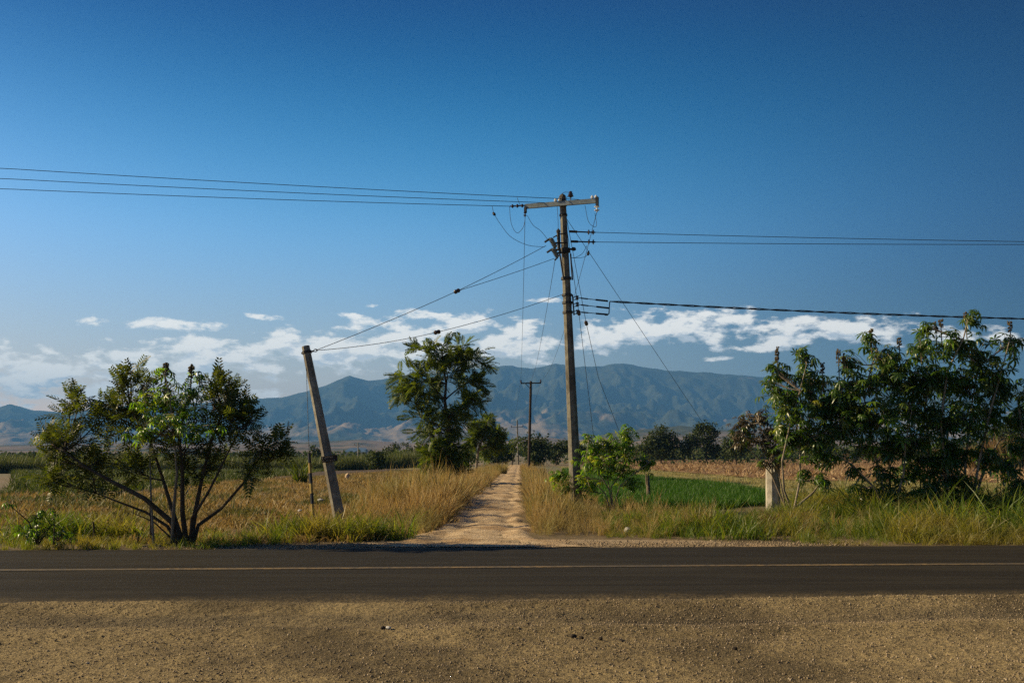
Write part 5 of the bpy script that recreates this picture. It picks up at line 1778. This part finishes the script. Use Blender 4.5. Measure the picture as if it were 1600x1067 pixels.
# ---------------- posts and litter
fp = G(1013, 787)
o = empty('fence_post', fp, 'short weathered wooden fence post beside the green crop', 'post')
MB().tube([fp - Vector((0, 0, .2)), P(1013, 765, fp.y), P(1012, 742, fp.y)], [0.065, 0.06, 0.055], 9).build('post', post_wood, o)
MB().tube([P(1009.5, 757, fp.y - .06), P(1009.3, 739.5, fp.y - .06)], 0.018, 6).build('split_tip', post_wood, o)
fp = P(1207.5, 786, 23.2)
fp.z = 0.0
o = empty('concrete_stump', fp, 'thick pale concrete stump half hidden by the purplish castor plant', 'post')
MB().tube([fp - Vector((0, 0, .2)), P(1207.5, 755, 23.2), P(1207.5, 724, 23.2)], [0.175, 0.17, 0.165], 8, True, R(22.5)).build('shaft', concrete_white, o)
for (x0, y0, x1, y1, D, lab) in ((236, 848, 234, 782, 16.9, 'thin dark stake standing in front of the acacia bush'), (147, 846, 146, 815, 16.8, 'short thin stake left of the acacia bush'), (212, 850, 216, 838, 16.6, 'stubby broken stick at the asphalt edge')):
    a = P(x0, y0, D)
    a.z = -0.05
    o = empty('stake', a, lab, 'stake')
    MB().tube([a, a.lerp(P(x1, y1, D), .5) + Vector((.01, 0, 0)), P(x1, y1, D)], [0.022, 0.02, 0.015], 6).build('stick', bark, o)


def lump(name, label, cat, p, size, mat, seed, group=None):
    """irregular stone / scrap: displaced icosphere like lump"""
    r = np.random.default_rng(seed)
    import bmesh
    bm = bmesh.new()
    bmesh.ops.create_icosphere(bm, subdivisions=2, radius=1.0)
    for v in bm.verts:
        n_ = v.co.normalized()
        k = 0.75 + 0.5 * float(fbm(np.array([n_.x * 1.6 + seed]), np.array([n_.y * 1.6 + n_.z * 1.3]), 3, seed)[0])
        v.co = Vector((n_.x * size[0] * k, n_.y * size[1] * k, n_.z * size[2] * k))
    me = bpy.data.meshes.new(name)
    bm.to_mesh(me)
    bm.free()
    me.materials.append(mat)
    o = link(name, me, None, Vector(p) + Vector((0, 0, size[2] * .45)))
    o.rotation_euler = (0, 0, r.uniform(0, 6.28))
    return tag(o, label, cat, group)


def sh(px, py):
    d = px_dir(px, py)
    t = (0.06 - CAM_H) / d.z
    x, y = d.x * t, d.y * t
    z = float(shoulder_z(np.array([x]), np.array([y - 0.05 * x]))[0])
    return Vector((x, y, z))


clod = surf('dark clod', (0.025, 0.018, 0.012), (0.05, 0.036, 0.024), 30.0, 0.95, 0.8, 60, 0.01)
stone_m = surf('pale stone', (0.30, 0.25, 0.18), (0.42, 0.36, 0.27), 30.0, 0.9, 0.5, 60, 0.01)
trash_w = surf('white scrap', (0.38, 0.36, 0.33), (0.5, 0.48, 0.44), 12.0, 0.6, 0.0)
for i, (x, y, s_, lab) in enumerate(((896, 1001, (.035, .025, .022), 'largest dark clod on the shoulder, right of the middle'), (909, 1002, (.02, .018, .014), 'small dark clod touching the shadow of the largest clod'), (938, 1004, (.025, .02, .018), 'middle dark clod of the row on the shoulder'), (970, 1004, (.05, .018, .01), 'flat dark clod at the right end of the row on the shoulder'),
                                     (826, 974, (.028, .02, .014), 'dark clod on the rut edge below the path'), (1148, 1017, (.022, .02, .016), 'single dark stone on the right part of the shoulder'), (1430, 975, (.022, .02, .014), 'dark stone near the rut at far right'), (1455, 967, (.05, .02, .012), 'flat dark piece lying on the rut edge at far right'), (708, 972, (.02, .015, .012), 'tiny dark stone on the rut edge left of the middle'), (246, 978, (.02, .016, .012), 'tiny dark stone on the left shoulder'))):
    lump('clod', lab, 'clod', sh(x, y), s_, clod, 200 + i, 'clods on the shoulder')
sc_p = sh(602, 991)
o = empty('scrap', sc_p, 'crumpled black and white scrap lying on the shoulder', 'litter')
for k, (m, dx, sz) in enumerate(((clod, -0.02, .03), (trash_w, 0.025, .028))):
    q = lump('scrap_piece', None, None, (0, 0, 0), (sz, sz * .7, sz * .5), m, 300 + k)
    q.name = 'crumpled_piece'
    q.parent = o
    q.location = (dx, 0, .012)
lump('stone', 'pale flat stone lying at the near asphalt edge', 'stone', sh(402, 938) + Vector((0, 0, .03)), (.10, .05, .018), stone_m, 310)
lump('stone', 'small pale stone on the left shoulder', 'stone', sh(137, 1038), (.016, .012, .008), stone_m, 311)
p_ = G(981, 834)
o = lump('plastic_bottle', 'crumpled clear white bag in the grass at the gravel edge', 'litter', p_ + Vector((0, 0, .04)), (.09, .07, .06), trash_w, 320)
o.name = 'plastic_bag'
for i, (x, y, s_, lab) in enumerate(((501, 791, .07, 'white scrap of litter in the dry grass right of the striped guard'), (468, 810, .045, 'small white litter in the grass left of the striped guard'), (602, 776, .05, 'tiny pale litter in the middle of the dry field'))):
    p_ = G(x, y + 3)
    lump('litter', lab, 'litter', p_ + Vector((0, 0, .22)), (s_ * 1.4, s_, s_ * .6), trash_w, 330 + i, 'litter in the dry field')
p_ = G(543, 750)
lump('boulder', 'small tan boulder at the far edge of the dry field', 'boulder', p_ + Vector((0, 0, .1)), (.22, .18, .26), surf('tan boulder', (0.4, 0.28, 0.17), (0.5, 0.37, 0.24), 5, 0.9, 0.4), 340)

# low farm building with blue roof
Bd = 420.0
bb = P(556, 706, Bd)
bb.z = float(hgt(bb.x, Bd)) 
o = empty('farm_shed', bb, 'long low shed with pale blue roof beyond the maize', 'building')
shed_wall = surf('shed wall', (0.4, 0.38, 0.34), (0.5, 0.47, 0.42), 1.0, 0.9, 0.0)
blue_roof = surf('blue metal roof', (0.07, 0.13, 0.22), (0.10, 0.17, 0.27), 0.5, 0.5, 0.0, spec=0.4)
top_z = P(556, 706, Bd).z
hz = top_z - bb.z
MB().box(bb + Vector((0, 0, hz / 2)), (9, 7, hz)).build('wall', shed_wall, o)
rf = MB()
rf.v += [bb + Vector(v) for v in ((-5, -4, hz + .01), (5, -4, hz + .01), (4.4, 0, hz + 1.8), (-2.6, 0, hz + 1.8), (-5, 4, hz + .01), (5, 4, hz + .01))]
rf.f += [(0, 1, 2, 3), (3, 2, 5, 4), (0, 3, 4), (1, 5, 2), (0, 4, 5, 1)]
rf.build('roof', blue_roof, o)

# pebbles on the shoulder and the gravel apron
peb = []
for i in range(3):
    r = np.random.default_rng(400 + i)
    V = np.array([(0, 0, 1), (1, 0, 0.1), (0.2, 1, 0), (-1, 0.1, 0.1), (-0.1, -1, 0), (0.1, 0, -0.8)]) * r.uniform(0.7, 1.2, (6, 1)) * np.array([1, 0.8, 0.65])
    Fc = np.array([(0, 1, 2), (0, 2, 3), (0, 3, 4), (0, 4, 1), (5, 2, 1), (5, 3, 2), (5, 4, 3), (5, 1, 4)])
    pm = leafmat('pebble %d' % i, ((0.13, 0.10, 0.065), (0.26, 0.20, 0.13), (0.36, 0.29, 0.2)), (1, 1, 1), 0.0, 0.9, 0.2)
    peb.append(mesh_np('pebble', V, Fc, pm))
n = 70000
x = rng.uniform(-7, 7, n)
a_ = 3.8 + 6.2 * rng.uniform(0, 1, n) ** 0.8
keep = (fbm(x * 0.6, a_ * 0.6, 3, 90) + rng.uniform(-.25, .25, n) > 0.42) & (np.abs(x) < 0.6 * a_ + 1)
x, a_ = x[keep], a_[keep]
pts = np.stack([x, a_ + 0.05 * x, shoulder_z(x, a_) + 0.002], -1)
scatter('pebbles', pts, 0.0055 + 0.010 * rng.uniform(0, 1, len(x)) ** 5, peb, 'loose grit and pebbles on the dusty shoulder', 'pebbles', 0.6)
n = 9000
x = rng.uniform(-6, 6, n)
y = 15.95 + 0.05 * x + np.abs(rng.normal(0, 0.5, n))
pts = np.stack([x, y, hgt(x, y) + 0.055], -1)
scatter('pebbles', pts, 0.006 + 0.020 * rng.uniform(0, 1, n) ** 4, peb, 'loose gravel where the path meets the road', 'gravel', 0.6)

# ------------------------------------------------------------------ haze
hm = bpy.data.materials.new('haze air')
hm.use_nodes = True
hm.node_tree.nodes.clear()
N = NT(hm.node_tree)
pv_ = N.n('ShaderNodeVolumePrincipled')
pv_.inputs['Color'].default_value = (0.16, 0.46, 1.0, 1)
pv_.inputs['Density'].default_value = 9.2e-5
pv_.inputs['Anisotropy'].default_value = 0.1
out = N.n('ShaderNodeOutputMaterial')
hm.node_tree.links.new(pv_.outputs[0], out.inputs['Volume'])
hz_top = max(v.co.z for v in mountains.data.vertices) + 15
hb = MB().box((0, 5000, (hz_top - 7.5) / 2), (28400, 16400, hz_top + 7.5))
haze = hb.build('haze', hm, None, origin=(0, 0, 0))
tag(haze, 'pale blue haze over the plain and mountains', 'haze', None, 'stuff')
